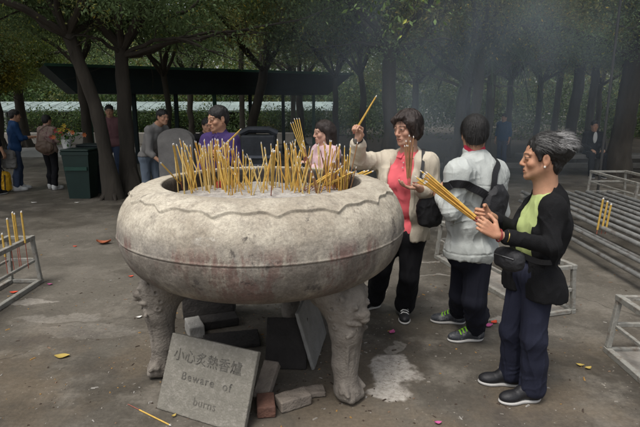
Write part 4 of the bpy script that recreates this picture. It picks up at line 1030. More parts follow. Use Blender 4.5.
# the wide bank of pipes
root = empty('pipe_rack', (3.6, 6.1, 0), 'wide low bank of parallel steel pipes with three yellow sticks, at the right edge', 'incense rack')
PM = mat('pipe_steel', (.27, .27, .26), .5, .2, 12, .3, 60, metal=.5, col2=(.12, .09, .07), c2amt=.7, c2scale=10)
for i in range(9):
    x = 2.93+i*.155; m = MB(); m.tube([(x, 3.9, .405), (x, 7.3, .405)], .024, 10); m.build('pipe', PM, root, True)
for i in range(5):
    x = 2.90+i*.32; m = MB(); m.tube([(x, 3.9, .14), (x, 7.3, .14)], .024, 10); m.build('pipe', PM, root, True)
m = MB(); m.tube([(2.90, 3.9, .27), (2.90, 7.3, .27)], .020, 10); m.build('pipe', PM, root, True)
for i, y in enumerate((3.95, 7.2)):
    m = MB(); m.beam((2.86, y, .36), (4.22, y, .36), .04, .04); m.build('cross_bar', RK, root); m = MB(); m.beam((2.86, y, .10), (4.22, y, .10), .04, .04); m.build('cross_bar', RK, root)
    for x in (2.96, 3.53, 4.17): m = MB(); m.beam((x, y+.045, 0), (x, y+.045, .382), .045, .045, (0, 1, 0)); m.build('post', RK, root)
for px, pb, pt_ in ((589, 233, 199), (595, 233, 201), (600, 235, 204)):
    b = at(px, pb, 5.15); t = at(px, pt_, 5.12); b[2] = .34; b[0] = 2.875+(px-589)*.008; t[0] = b[0]+.008
    stick(b, t, 'yellow stick of the group of three in the bank of pipes', 'three sticks in the pipe bank', 'stick_gold', .010, .12, .014)
rack(4.55, 5.2, 7.3, 8.6, .52, 'far steel rack standing beyond the bank of pipes at the right edge', mids=(.35, .68))
# ---------------------------------------------------------------- litter
def leaf(px, py, s, mt, name, label, cat, a=0, curlz=.006):
    c = gp(px, py)+V(0, 0, .006); R = rz(a); vs = []; fs = []
    for i in range(7):
        t = i/6; w = math.sin(math.pi*min(max(t, .04), .96))*.45
        for e in (-1, 0, 1): vs.append(c+R@V((t-.5)*s, e*w*s*.7, curlz*(abs(e)*.8+(2*t-1)**2)))
    for i in range(6):
        for k in range(2): fs.append((i*3+k, i*3+3+k, i*3+4+k, i*3+1+k))
    props(mesh_obj(name, vs, fs, mt, None, False), label, cat)
gd = np.random.default_rng(99); vs = []; fs = []; cc = []
pal = [(.26, .245, .22), (.05, .035, .025), (.05, .035, .025), (.30, .17, .05), (.18, .12, .08), (.22, .20, .17)]
for i in range(2600):
    if i < 1500: rr_ = .3+2.4*gd.random()**1.2; a_ = gd.random()*6.283; p = V(BC[0]+rr_*math.cos(a_), BC[1]+rr_*math.sin(a_), 0)
    else: p = V(-3.5+8*gd.random(), 2.0+9*gd.random(), 0)
    s_ = .002+.005*gd.random()**2; c = pal[gd.integers(len(pal))]; a_ = gd.random()*6.283; el_ = 1+2.5*gd.random()**2; R_ = np.array([[math.cos(a_), -math.sin(a_)], [math.sin(a_), math.cos(a_)]])
    b_ = len(vs)
    for x_, y_ in ((-el_, -.8), (el_, -.6), (el_*.9, .7), (-el_*.8, 1)):
        q = R_@(V(x_, y_)*s_); vs.append((p[0]+q[0], p[1]+q[1], .001)); 
    for x_, y_ in ((-el_*.7, -.5), (el_*.8, -.4), (el_*.6, .5), (-el_*.6, .6)):
        q = R_@(V(x_, y_)*s_); vs.append((p[0]+q[0], p[1]+q[1], .001+s_*.7))
    fs += [(b_+4, b_+5, b_+6, b_+7)]+[(b_+j, b_+(j+1) % 4, b_+4+(j+1) % 4, b_+4+j) for j in range(4)]; cc += [c]*8
props(mesh_obj('ground_debris', vs, fs, mat('debris', (1, 1, 1), .9, .2, 50, attr=True), None, False, None, np.array(cc)), 'fine crumbs of ash, bark and burnt stick ends strewn over the yard', 'litter', kind='stuff')
PK = mat('pink_paper', (.45, .09, .24), .8); RD = mat('red_paper', (.62, .07, .03), .8); YL = mat('yellow_leaf', (.38, .28, .07), .7); WH = mat('white_scrap', (.62, .60, .56), .85); ORG = mat('rust_leaf', (.30, .09, .04), .8)
leaf(104, 244, .17, ORG, 'dry_leaf', 'large rusty curled leaf lying on the open ground left of the burner', 'leaf', 5, .03)
for k, (px, py, s, mt, nm, lb, ct, a) in enumerate(((131, 277, .05, RD, 'paper_scrap', 'bright red scrap beside the left lion leg', 'litter', 20), (139, 318, .05, WH, 'paper_scrap', 'small white scrap left of the left lion leg', 'litter', 30),
    (392, 333, .07, PK, 'paper_scrap', 'pink scrap lying in front of the black trousered legs', 'litter', 60), (487, 326, .10, PK, 'paper_scrap', 'pink scrap behind the green laced shoes', 'litter', 10), (494, 323, .07, RD, 'paper_scrap', 'red scrap beside the pink one behind the green laced shoes', 'litter', 40),
    (50, 285, .05, PK, 'paper_scrap', 'purple pink scrap at the foot of the left rack', 'litter', 0), (14, 293, .07, RD, 'paper_scrap', 'red scrap under the left rack', 'litter', 15),
    (580, 366, .05, YL, 'dry_leaf', 'left one of two yellow leaves on the ground at the right', 'leaf', -20), (588, 369, .05, YL, 'dry_leaf', 'right one of two yellow leaves on the ground at the right', 'leaf', 15), (62, 357, .10, YL, 'dry_leaf', 'flattened pale yellow leaf in the left foreground', 'leaf', 5),
    (212, 350, .06, WH, 'paper_scrap', 'white scrap on the dark ground under the bowl', 'litter', 20), (174, 417, .03, YL, 'dry_leaf', 'tiny yellow scrap below the corner of the stone sign', 'leaf', 50),
    (34, 203, .10, WH, 'paper_scrap', 'white scrap on the ground near the yellow bag', 'litter', 0), (77, 203, .08, WH, 'paper_scrap', 'white scrap in front of the green bin', 'litter', 10), (438, 424, .04, PK, 'paper_scrap', 'tiny pink scrap at the bottom edge', 'litter', 0), (75, 247, .05, RD, 'paper_scrap', 'faint red scrap left of the rusty leaf', 'litter', 0))):
    leaf(px, py, s, mt, nm, lb, ct, a)
p = gp(128, 405); q_ = gp(172, 427); stick(p+V(0, 0, .006), q_+V(0, 0, .006), 'used yellow stick lying on the ground in front of the stone sign', None, 'stick_gold', .004)
# ---------------------------------------------------------------- cloth
def cloth(name, c, rough=.85, var=.08, b=.25, bs=260, **k): return mat(name, c, rough, var, 7, b, bs, spec=.2, **k)
NAVY = cloth('navy_cloth', (.018, .020, .036)); BLACK = cloth('black_cloth', (.010, .010, .012), sheen=0.0); BLACKK = cloth('black_knit', (.009, .009, .010), .92, .1, .6, 320)
LIME = cloth('lime_cloth', (.38, .45, .18)); PINK = cloth('pink_cloth', (.66, .12, .14)); CREAM = cloth('cream_knit', (.56, .50, .40), .92, .08, .7, 240); SILV = cloth('grey_nylon', (.40, .42, .40), .6, .06, .2, 90)
PURP = cloth('purple_cloth', (.045, .027, .105)); RASP = cloth('raspberry_cloth', (.50, .035, .07)); SHOEB = mat('black_shoe', (.012, .012, .014), .55, .15, 20, .2, 80); mat('dark_shoe', (.035, .038, .045), .6, .2, 30, .3, 90, col2=(.22, .22, .22), c2amt=.8, c2scale=24)
mat('sole_white', (.42, .41, .39), .6, .05); mat('sole_dark', (.05, .05, .05), .6); mat('lace_green', (.22, .52, .03), .6); mat('lace_white', (.6, .6, .58), .7); mat('white_shoe', (.55, .55, .53), .6)
BAG = mat('black_nylon', (.010, .010, .012), .7, .15, 12, .3, 120, spec=.5); BLKS = mat('black_strap', (.012, .012, .014), .6, .1, 20, .3, 200)
HB = mat('black_hair', (.008, .007, .0065), .55, .25, 30, .5, 120, stretch=(3, 3, 1), spec=.5); HG = mat('grey_hair', (.34, .335, .33), .5, .3, 30, .4, 150, spec=.4); HS = mat('salt_hair', (.060, .056, .054), .45, .5, 50, .5, 150, stretch=(3, 3, 1)); HBR = mat('brown_hair', (.022, .013, .010), .5, .3, 30, .5, 120, stretch=(3, 3, 1), spec=.5)
GOLDT = mat('gold', (.6, .42, .12), .3, .05, metal=1.0); BRAC = mat('bracelet_bead', (.18, .02, .02), .4)
def ringband(root, c, d, r, w, m, name, t=.004):
    d = nrm(d); a = V(0, 0, 1.) if abs(d[2]) < .9 else V(1., 0, 0); x = nrm(np.cross(d, a)); y = np.cross(d, x); M_ = MB(); n = 24; pts = [c+r*(math.cos(6.2832*i/n)*x+math.sin(6.2832*i/n)*y) for i in range(n+1)]
    M_.tube(pts, t, 6, False); 
    if w > 2*t: M_.tube([p+d*t*1.6 for p in pts], t, 6, False)
    return M_.build(name, m, root, True)

# ================= woman in the black cardigan
J = dict(head=at(542, 158, 2.72), neck=at(547, 191, 2.72), chest=at(543, 222, 2.70), waist=at(536, 247, 2.70), pelvis=at(531, 272, 2.71),
         shL=at(554, 208, 2.57), shR=at(535, 206, 2.85), elL=at(551, 246, 2.48), wrL=at(497, 235, 2.46), elR=at(522, 236, 2.90), wrR=at(489, 215, 2.62),
         hipL=at(538, 278, 2.64), hipR=at(522, 278, 2.79), knL=at(534, 338, 2.62), knR=at(512, 330, 2.78))
J['anL'] = gp(532, 402)+V(.0, 0.02, .085); J['anR'] = gp(512, 386)+V(0, .02, .085); J['toL'] = J['anL']+V(-.2, -.03, 0); J['toR'] = J['anR']+V(-.2, .02, 0)
rC = empty('person', (1.15, 2.7, 0), 'grey and black haired woman in a black cardigan over a lime top, holding incense', 'person', 'worshippers around the burner')
PC = Person(J, (-.955, -.30), (-.94, .26, -.05), 1.0, .84, (.44, .235, .145))
dL = nrm(V(-.76, .05, .52)); dR = nrm(V(-.85, -.28, .10))
PC.body(rC, [((J['wrL'], dL, V(.05, 1, -.1)), dict(side=-1, curl=(.95, .9, .5), thumb=.45, s=.97, idx=.05)), ((J['wrR'], dR, V(0, -1, .1)), dict(side=1, curl=(1.0, 1.0, .6), thumb=.8, s=.97, idx=.1))], .0040, old=1, jaw=1.04)
S = Sdf(.0050); PC.torso(S, .001, bust=.55); S.cut(J['neck']+PC.fw*.06+V(0, 0, -.012), nrm(V(0, 0, 1)+PC.fw*.8)); S.cut(J['pelvis']+V(0, 0, .10), (0, 0, -1)); S.fold(foldfn(.006, (14, 14, 6), 4)); S.build('top', LIME, rC)
S = Sdf(.0046); PC.torso(S, .018, bust=.55)
low = J['pelvis']*V(1, 1, 0)+V(.025, 0, .65); stad(S, (J['pelvis']+low)/2+V(.01, 0, 0), PC.rt, .088, .109); stad(S, low, PC.rt, .088, .106)
S.ell((J['neck']+J['chest'])/2-PC.fw*.02+V(0, 0, .0), V(.10, .08, .11), None, .05)
f2 = PC.fw; c0 = J['chest']+f2*.13; R = np.stack([PC.rt, f2, V(0, 0, 1)], 1)
S.box(J['neck']+f2*.13+V(0, 0, -.05), V(.080, .12, .10), R@rx(-12), .03, .02, '-'); S.box(c0+V(0, 0, -.02), V(.068, .075, .16), R, .02, .012, '-'); S.box(J['waist']+f2*.16+V(0, 0, -.08), V(.060, .085, .20), R, .02, .012, '-'); S.box(low+f2*.15, V(.04, .09, .2), R, .02, .012, '-')
S.ell(J['neck']+f2*.035+V(0, 0, .035), V(.068, .075, .075), R, .012, '-')
PC.arm(S, 'L', .014, .80, .04); PC.arm(S, 'R', .014, .80, .04); S.cut(low, (0, 0, -1), .01)
S.fold(foldfn(.007, (13, 13, 7), 11)); S.fold(ringfold(J['elL']-V(.05, 0, 0), J['elL']+V(.05, 0, .05), .006, 2, 2)); S.build('cardigan', BLACKK, rC)
S = Sdf(.0050); stad(S, J['pelvis'], PC.rt, .070, .088)
for sd in 'LR': PC.leg(S, sd, .010, 1.0, (.080, .066, .062), flare=.010, k=.04)
S.cut(J['pelvis']+V(0, 0, .10), (0, 0, 1)); S.cut(V(0, 0, .045), (0, 0, -1))
for sd in 'LR': S.fold(ringfold(J['kn'+sd]+V(0, 0, .14), J['kn'+sd]-V(0, 0, .10), .004, 1, 3, 3.0)); S.fold(ringfold(J['an'+sd]+V(0, 0, .10), J['an'+sd]-V(0, 0, .03), .003, 1, 5, 2.2))
S.fold(foldfn(.009, (14, 14, 2.0), 17)); S.build('trousers', NAVY, rC)
for sd in 'LR': shoe(rC, J['an'+sd], J['to'+sd], 'black_shoe', 'sole_white', 0, .25)
hr = PC.hR; T = lambda a, b, c: J['head']+hr@V(a, b, c)
S = Sdf(.0040); S.ell(T(0, -.028, .056), V(.086, .102, .082), hr, .02); S.ell(T(0, -.086, .046), V(.080, .074, .074), hr, .03); S.ell(T(0, -.062, -.030), V(.058, .040, .062), hr, .03)
for e in (-1, 1): S.cap(T(e*.070, .030, .045), T(e*.073, .020, .0), .016, .009, .015)
S.ell(T(0, .098, .000), V(.085, .062, .066), hr, .012, '-'); S.ell(T(0, .02, -.058), V(.12, .040, .045), hr, .015, '-')
for e in (-1, 1): S.ell(T(e*.085, -.008, -.010), V(.03, .022, .038), hr, .006, '-')
S.fold(foldfn(.007, (34, 34, 16), 8, .004))
hc = T(0, -.030, .056); ear = lambda u: not (abs(u[0]) > .7 and u[1] > -.25 and u[2] < .05)
vsg = [strands(2600, hc, hr, V(.088, .106, .086), (0, 1.0, .35), .060, .25, .0010, .014, 3, -.45, lambda u: (u[1] < .62 or u[2] > .72) and ear(u), 6, .007)]
vsg2 = [strands(1500, T(0, -.078, .064), hr, V(.082, .082, .076), (0, 1.0, .1), .062, .10, .0010, .016, 4, .05, lambda u: u[1]+.35*math.sin(u[0]*9+u[2]*4) < .25, 6, .013)]
vs, q = S.mesh(); a1, b1 = vsg[0]; a2, b2 = vsg2[0]
mesh_obj('hair', np.concatenate([vs, a1, a2]), np.concatenate([q, b1+len(vs), b2+len(vs)+len(a1)]), [HB, HB, HG, mat('mid_grey_hair', (.13, .127, .122), .5, .3, 30)], rC, True, np.concatenate([np.zeros(len(q), int), np.where(np.arange(len(b1))//6 % 3 == 0, 3, 1), np.array([3, 2, 3, 1, 2])[np.arange(len(b2))//6 % 5]]))
m = MB(); e_ = T(-.083, -.004, -.038); m.lathe(e_, [(.001, -.006), (.005, -.004), (.006, 0), (.005, .004), (.001, .006)], 10); m.build('earring', mat('pearl', (.7, .66, .6), .3), rC, True)
dw = nrm(J['wrL']-J['elL']); ringband(rC, J['wrL']-dw*.012, dw, .030, 0, BRAC, 'bracelet', .0045); ringband(rC, J['wrL']-dw*.048, dw, .034, 0, GOLDT, 'bangle', .003)
# belt bag
bc = at(509, 259, 2.50); rt_ = empty('belt_bag', bc, 'small black belt bag worn on the front of the cardigan woman', 'bag')
S = Sdf(.005); R2 = frame((-.85, -.5, 0)); S.ell(bc, V(.085, .045, .062), R2, .01); S.box(bc, V(.075, .035, .045), R2, .025, .02); S.fold(foldfn(.004, (20, 20, 20), 4)); S.build('pouch', BAG, rt_)
strap(rt_, [bc+V(.05, -.02, .03), at(540, 262, 2.50), at(560, 262, 2.62)], .028, .004, BLKS, 'strap', [(-.3, -1, 0), (0, -1, 0), (.8, -.6, 0)])
m = MB(); z = bc+R2@V(0, .047, .02); m.tube([z-R2@V(.06, .006, 0), z+R2@V(0, .004, .004), z+R2@V(.06, -.006, 0)], .0025, 6); m.build('zip', mat('zip', (.2, .2, .2), .4, metal=.8), rt_)

# ================= person seen from behind in the grey jacket
J = dict(head=at(474, 134, 3.36), neck=at(475, 156, 3.34), chest=at(478, 186, 3.34), waist=at(473, 222, 3.34), pelvis=at(471, 249, 3.34),
         shL=at(459, 173, 3.20), shR=at(495, 173, 3.46), elL=at(451, 212, 3.16), wrL=at(441, 197, 3.38), elR=at(501, 212, 3.54), wrR=at(490, 214, 3.74),
         hipL=at(478, 256, 3.28), hipR=at(464, 256, 3.42), knL=at(474, 300, 3.28), knR=at(461, 294, 3.46))
J['anL'] = gp(476, 341)+V(0, .02, .09); J['anR'] = gp(458, 324)+V(0, .02, .09); J['toL'] = J['anL']+V(-.2, -.02, 0); J['toR'] = J['anR']+V(-.2, .03, 0)
rB = empty('person', (1.0, 3.35, 0), 'person seen from behind in a pale grey jacket and green laced shoes', 'person', 'worshippers around the burner')
PB = Person(J, (-.62, .78), (.06, .97, -.30), .98, 1.02)
PB.body(rB, [((J['wrL'], V(-.3, .9, .3), V(.9, .3, 0)), dict(side=-1)), ((J['wrR'], V(-.5, .8, .2), V(-.7, -.6, 0)), dict(side=1))], .0048, jaw=1.05)
S = Sdf(.0050); PB.torso(S, .022); S.ell(J['chest']-PB.fw*.03+V(0, 0, .03), V(.150, .112, .16), np.stack([PB.rt, PB.fw, V(0, 0, 1)], 1), .06); stad(S, J['pelvis']+V(0, 0, .04), PB.rt, .085, .116); stad(S, J['pelvis']-V(0, 0, .04), PB.rt, .085, .112); stad(S, J['waist'], PB.rt, .080, .120)
PB.arm(S, 'L', .017, .92, .09); PB.arm(S, 'R', .016, .92, .09)
S.cut(J['pelvis']-V(0, 0, .03), (0.05, 0, -1), .01)
S.cap(J['hipL']+V(0, 0, .03), J['hipR']+V(0, 0, .03), .108, None, .05); S.fold(foldfn(.008, (14, 14, 5), 21, .003)); S.fold(ringfold(J['shL'], J['elL'], .004, 2, 1)); S.fold(ringfold(J['elL']+V(0, 0, .04), J['elL']-V(0, 0, .12), .005, 2, 2)); S.fold(ringfold(J['shR'], J['elR'], .004, 2, 1))
S.fold(lambda P: -.004*np.exp(-((P[:, 2]-(J['pelvis'][2]+.01))/.005)**2)); S.fold(lambda P: -.0035*np.exp(-((P[:, 2]-(J['shL'][2]-.09)-.10*np.abs((P-J['chest'])@PB.rt))/.004)**2)*(((P-J['chest'])@PB.fw) < 0)-.003*np.exp(-(np.abs((P-J['chest'])@PB.rt-.0)/.0035)**2)*(P[:, 2] < J['shL'][2]-.09)*(((P-J['chest'])@PB.fw) < 0)); jk = S.build('jacket', SILV, rB)
S = Sdf(.0048); S.cap(J['neck']+V(0, 0, -.035), J['neck']+V(0, 0, .030)+PB.fw*.012, .090, .070, .01); S.cut(J['neck']+V(0, 0, .030), V(0, 0, 1)-PB.fw*.35); S.ell(J['neck']+V(0, 0, .045), V(.060, .060, .06), None, .006, '-'); S.fold(foldfn(.004, (16, 16, 16), 3)); S.build('jacket_collar', SILV, jk)
S = Sdf(.0048); S.cap(J['neck']+V(0, 0, .0), J['neck']+V(0, 0, .076)+PB.fw*.012, .068, .066, .01); S.cut(J['neck']+V(0, 0, .074), V(0, 0, 1)-PB.fw*.2); S.build('shirt_collar', RASP, rB)
S = Sdf(.0050); stad(S, J['pelvis']+V(0, 0, -.02), PB.rt, .075, .110)
for sd in 'LR': PB.leg(S, sd, .006, .97, (.082, .070, .054), flare=.0, k=.05)
S.cut(J['pelvis']+V(0, 0, .06), (0, 0, 1))
for sd in 'LR': S.fold(ringfold(J['an'+sd]+V(0, 0, .28), J['an'+sd]+V(0, 0, .02), .007, 3, 5, 1.0))
S.fold(foldfn(.009, (13, 13, 2.0), 27)); S.build('trousers', cloth('dark_navy_cloth', (.011, .012, .020)), rB)
for sd in 'LR':
    so_ = shoe(rB, J['an'+sd], J['to'+sd], 'dark_shoe', 'sole_white', 0, .26, 'lace_green')
    S = Sdf(.005); S.cap(J['an'+sd]+V(0.01, 0, -.015), J['an'+sd]+V(0.005, 0, .06), .037, .038, .01); S.build('sock', MATS['white_shoe'], rB)
hr = PB.hR; T = lambda a, b, c: J['head']+hr@V(a, b, c)
S = Sdf(.0045); S.ell(T(0, -.015, .040), V(.084, .102, .086), hr, .02); S.ell(T(0, -.050, -.012), V(.078, .062, .075), hr, .03); S.ell(T(0, .09, -.03), V(.07, .06, .085), hr, .012, '-')
for e in (-1, 1): S.ell(T(e*.085, .004, -.012), V(.022, .026, .036), hr, .008, '-')
S.fold(foldfn(.006, (30, 30, 12), 18, .003))
hair_obj(rB, S, [strands(2600, T(0, -.02, .035), hr, V(.087, .106, .09), (0, -.3, .9), .06, .5, .0009, .014, 13, -.55, lambda u: u[1] < .6, 5, .008), strands(400, T(0, -.052, -.010), hr, V(.080, .066, .078), (0, -.3, .9), .05, .7, .0012, .008, 14, -.8, lambda u: u[1] < -.1, 5, .006)], HB)
# sling bag
fb = PB.fw; sb_ = empty('sling_bag', at(494, 205, 3.18), 'black sling bag strapped across the back of the grey jacket', 'bag')
bc = at(494, 206, 3.22); RB = np.stack([PB.rt, PB.fw, V(0, 0, 1)], 1)
S = Sdf(.0055); S.ell(bc+V(0, 0, .02), V(.105, .055, .130), RB@ry(18), .02); S.box(bc, V(.085, .045, .11), RB@ry(18), .035, .03); S.ell(bc+RB@V(.0, -.01, -.13), V(.09, .055, .065), RB@ry(10), .04); S.fold(foldfn(.009, (12, 12, 9), 5)); S.build('bag_body', BAG, sb_)
strap(sb_, [at(484, 168, 3.60), at(488, 164, 3.46), at(490, 170, 3.28), at(490, 182, 3.22), at(491, 194, 3.20)], .042, .006, BLKS, 'shoulder_strap', None, jk)
strap(sb_, [at(446, 184, 3.35), at(442, 187, 3.16), at(452, 187, 3.06), at(463, 187, 3.06), at(476, 189, 3.10), at(486, 195, 3.16)], .050, .008, BLKS, 'chest_strap', None, jk)

# ================= woman in the pink polo
J = dict(head=at(407, 128, 3.70), neck=at(409, 153, 3.73), chest=at(404, 178, 3.74), waist=at(402, 206, 3.75), pelvis=at(401, 230, 3.76),
         shL=at(427, 163, 3.64), shR=at(389, 161, 3.84), elL=at(434, 197, 3.62), wrL=at(419, 188, 3.42), elR=at(358, 161, 3.74), wrR=at(358, 140, 3.60),
         hipL=at(412, 233, 3.72), hipR=at(391, 232, 3.80), knL=at(409, 276, 3.70), knR=at(382, 268, 3.82))
J['anL'] = gp(405, 317)+V(0, .04, .09); J['anR'] = gp(375, 309)+V(0, .04, .09); J['toL'] = J['anL']+V(-.03, -.2, 0); J['toR'] = J['anR']+V(-.17, -.1, 0)
rA = empty('person', (.62, 3.75, 0), 'woman in a pink polo and cream cardigan raising a lit incense stick over the burner', 'person', 'worshippers around the burner')
PA = Person(J, (-.52, -.85), (-.80, -.58, -.16), 1.02, 1.02, (.46, .27, .19))
dh = nrm(V(.10, -.05, 1)); PA.body(rA, [((J['wrR'], dh, V(-.75, -.65, 0)), dict(side=1, curl=(1.25, 1.45, .9), thumb=.7, idx=.1)), ((J['wrL'], nrm(V(-.93, -.30, .10)), V(0, 0, 1)), dict(side=-1, curl=(.30, .40, .25), thumb=.25))], .0045, jaw=1.06)
S = Sdf(.0052); PA.torso(S, .004, belly=.0, bust=.95); stad(S, J['pelvis'], PA.rt, .085, .104); S.cap(J['neck']-V(0, 0, .03), J['neck']+V(0, 0, .015), .075, .062, .02); S.cut(J['neck']+V(0, 0, .022), nrm(V(0, 0, 1)+PA.fw*.5)); S.cut(J['pelvis']-V(0, 0, .0), (0, 0, -1)); S.fold(foldfn(.006, (12, 12, 6), 4)); po = S.build('polo_shirt', PINK, rA)
RA = np.stack([PA.rt, PA.fw, V(0, 0, 1)], 1); nk = J['neck']
for e in (-1, 1):
    S = Sdf(.0042); S.box(nk+RA@V(e*.040, .058, -.012), V(.034, .009, .028), RA@rz(-e*38)@rx(35), .006); S.build('collar', PINK, po)
m = MB()
for i in range(2): m.box(nk+RA@V(0, .098+.012*i, -.06-.035*i), V(.005, .003, .005), RA, .001)
m.build('button', mat('button', (.6, .4, .38), .4), po)
S = Sdf(.0050); PA.torso(S, .024, belly=.05, bust=.95); stad(S, J['waist']-V(0, 0, .03), PA.rt, .10, .112); stad(S, J['pelvis']-V(0, 0, .02), PA.rt, .10, .115); f2 = PA.fw
S.box(J['chest']+f2*.15+PA.rt*-.012, V(.088, .105, .60), RA, .03, .02, '-'); S.ell(nk+f2*.05+V(0, 0, .03), V(.085, .09, .085), RA, .015, '-')
PA.arm(S, 'R', .016, .78, .05, (.052, .044, .036)); PA.arm(S, 'L', .016, .72, .05, (.050, .044, .036)); S.cut(J['pelvis']-V(0, 0, .05), (0, 0, -1), .01)
S.fold(foldfn(.008, (13, 13, 6), 31)); S.fold(ringfold(J['shR'], J['elR'], .006, 3, 1)); S.fold(ringfold(J['elR'], J['wrR'], .004, 2, 2)); S.build('cardigan', CREAM, rA)
S = Sdf(.0055); stad(S, J['pelvis']-V(0, 0, .02), PA.rt, .085, .115)
for sd in 'LR': PA.leg(S, sd, .006, .99, (.088, .068, .060), flare=.012, k=.05)
S.cut(J['pelvis']+V(0, 0, .06), (0, 0, 1)); S.fold(foldfn(.008, (12, 12, 3.2), 37)); S.build('trousers', BLACK, rA)
for sd in 'LR': shoe(rA, J['an'+sd], J['to'+sd], 'black_shoe', 'sole_white', 0, .25, 'lace_white')
hr = PA.hR; T = lambda a, b, c: J['head']+hr@(1.02*V(a, b, c))
S = Sdf(.0045); S.ell(T(0, -.016, .046), V(.092, .106, .088), hr, .02); S.ell(T(0, -.052, -.020), V(.090, .066, .085), hr, .03)
for e in (-1, 1): S.cap(T(e*.074, .022, .045), T(e*.076, .004, -.050), .030, .022, .02)
S.cap(T(.055, .060, .062), T(-.030, .072, .084), .024, .018, .02); S.ell(T(-.012, .104, -.012), V(.066, .066, .088), hr, .012, '-'); S.fold(foldfn(.009, (34, 34, 12), 28, .005))
hair_obj(rA, S, [strands(2600, T(0, -.02, .040), hr, V(.095, .110, .096), (-.25, .25, .9), .085, .75, .0009, .014, 23, -.4, lambda u: u[1] < .65 or u[2] > .6, 5, .008)], HBR)
dwr = nrm(J['wrR']-J['elR']); ringband(rA, J['wrR']-dwr*.006, dwr, .031, .012, BLKS, 'watch_strap', .005)
m = MB(); m.box(J['wrR']-dwr*.006+V(-.022, -.026, 0), (.013, .006, .014), frame((.6, .75, 0)), .003); m.build('watch', mat('steel', (.35, .35, .35), .3, metal=1.0), rA)
bc = at(430, 209, 3.52); ro = empty('shoulder_bag', bc, 'rounded black shoulder bag hanging at the side of the pink polo woman', 'bag')
S = Sdf(.0055); RR = frame((.35, -.93, 0)); S.ell(bc, V(.095, .055, .125), RR, .02); S.box(bc-V(0, 0, .02), V(.085, .045, .10), RR, .04, .04); S.fold(foldfn(.008, (12, 12, 10), 6)); S.build('bag_body', BAG, ro)
strap(ro, [bc+V(-.065, .02, .10), at(421, 180, 3.49), at(423, 163, 3.56), J['shL']+V(-.03, 0, .095), J['shL']+V(.01, .12, .03), bc+V(.08, .18, .05)], .022, .005, BLKS, 'strap', [(0, -1, 0), (0, -1, .1), (0, -1, .4), (0, 0, 1), (0, 1, .3), (.4, 1, 0)])

# ================= incense that people hold
g = np.random.default_rng(5)
c0 = (J['wrL']*0)
wl, wr_ = PC.J['wrL'], PC.J['wrR']; q0 = at(482, 224, 2.500); q1 = at(424, 178, 2.62); ax = nrm(q1-q0); sx_ = nrm(np.cross(ax, V(0, 1, 0))); sy_ = np.cross(ax, sx_)
for i in range(22):
    a = g.random()*6.28; r = .016*math.sqrt(g.random()); off = sx_*math.cos(a)*r+sy_*math.sin(a)*r
    p0 = q0+ax*(.02+.02*g.random())+off*.75; p1 = q1+ax*(.02*g.normal())+off*1.7+sx_*.006*g.normal()
    stick(p0, p1, 'yellow incense stick in the bundle held in both hands by the cardigan woman', 'sticks in the cardigan woman bundle', ('stick_gold', 'stick_amber', 'stick_gold')[i % 3], .0042, .06)
hc_ = J['wrL']+V(-.075, -.035, .03)
for i in range(9):
    t = at(409+5*g.normal()*.5, 141+3*g.normal(), 3.46)+V(0, .02*g.normal(), 0); stick(hc_+V(.006*g.normal(), .006*g.normal(), 0), t, 'brown incense stick held upright before the chest of the pink polo woman', 'brown sticks held by the pink polo woman', 'stick_brown', .0042, .15)
for i in range(5):
    s0 = hc_+V(.02, -.02, .005+.004*i); stick(s0, s0+V(.10+.012*i, .02, .035-.02*i), 'thin pale stick lying across the open palm of the pink polo woman', 'sticks in the open palm', 'stick_amber', .0032, .3)
hk = PA.J['wrR']+dh*.075+V(-.03, -.03, .0)
for i in range(2): stick(hk+V(-.015+.008*i, 0, -.03), at(377-1.2*i, 95+2*i, 3.52), 'yellow incense stick raised high by the pink polo woman', 'raised sticks', 'stick_gold', .0048, .2)

# ================= people behind the burner
def px_of(px, Y): return X(px, Y, 130)
yD = 4.95; x = px_of(219, yD); kD = 1.0
rD, PD = simple_person('man in a purple shirt standing behind the burner, looking to the left', x, yD, (-.25, -.97), 1.64, (.40, .22, .14), PURP, BLACK, 'black_shoe', HB, 'worshippers around the burner',
    dict(elR=(.235, .02, 1.07), wrR=(.17, .22, 1.00), elL=(-.235, .03, 1.08), wrL=(-.12, .24, 1.20)), vox=.0048, head_fw=(-.72, -.62, -.16), w=.80, sleeve=.45, hem=.78, hands=dict(L=(V(.6, .3, -.3), dict(curl=(1.2, 1.3, .8), thumb=.6))))
for e in (-1, 1):
    R_ = np.stack([PD.rt, PD.fw, V(0, 0, 1)], 1); S = Sdf(.005); S.box(PD.J['neck']+R_@V(e*.036, .060, -.020), V(.034, .010, .026), R_@rz(-e*38)@rx(35), .006); S.build('collar', PURP, rD)
wl = PD.J['wrL']+nrm(PD.J['wrL']-PD.J['elL'])*.07+V(0, -.02, .0)
for i in range(3): stick(wl+V(.005*i, 0, -.02), at(241-1.5*i, 129+2*i, 4.65), 'yellow stick slanting up to the right in the hand of the purple shirted man', 'sticks held by the purple shirted man', 'stick_gold', .0048, .2)
yE = 4.85; x = px_of(325, yE)
rE, PE = simple_person('long haired young woman in pale pink behind the burner, holding out a fan of sticks', x, yE, (-.86, -.5), 1.51, (.50, .30, .22), cloth('pale_pink', (.58, .40, .42)), cloth('denim', (.05, .07, .12)), 'white_shoe', HBR, 'worshippers around the burner',
    dict(elL=(-.20, .10, 1.10), wrL=(-.10, .20, 1.20), elR=(.19, .10, 1.08), wrR=(.06, .30, 1.08)), vox=.0048, sleeve=.85, hairlen=.22, head_fw=(-.93, -.3, -.1), hem=.75)
wl = PE.J['wrL']+nrm(PE.J['wrL']-PE.J['elL'])*.07
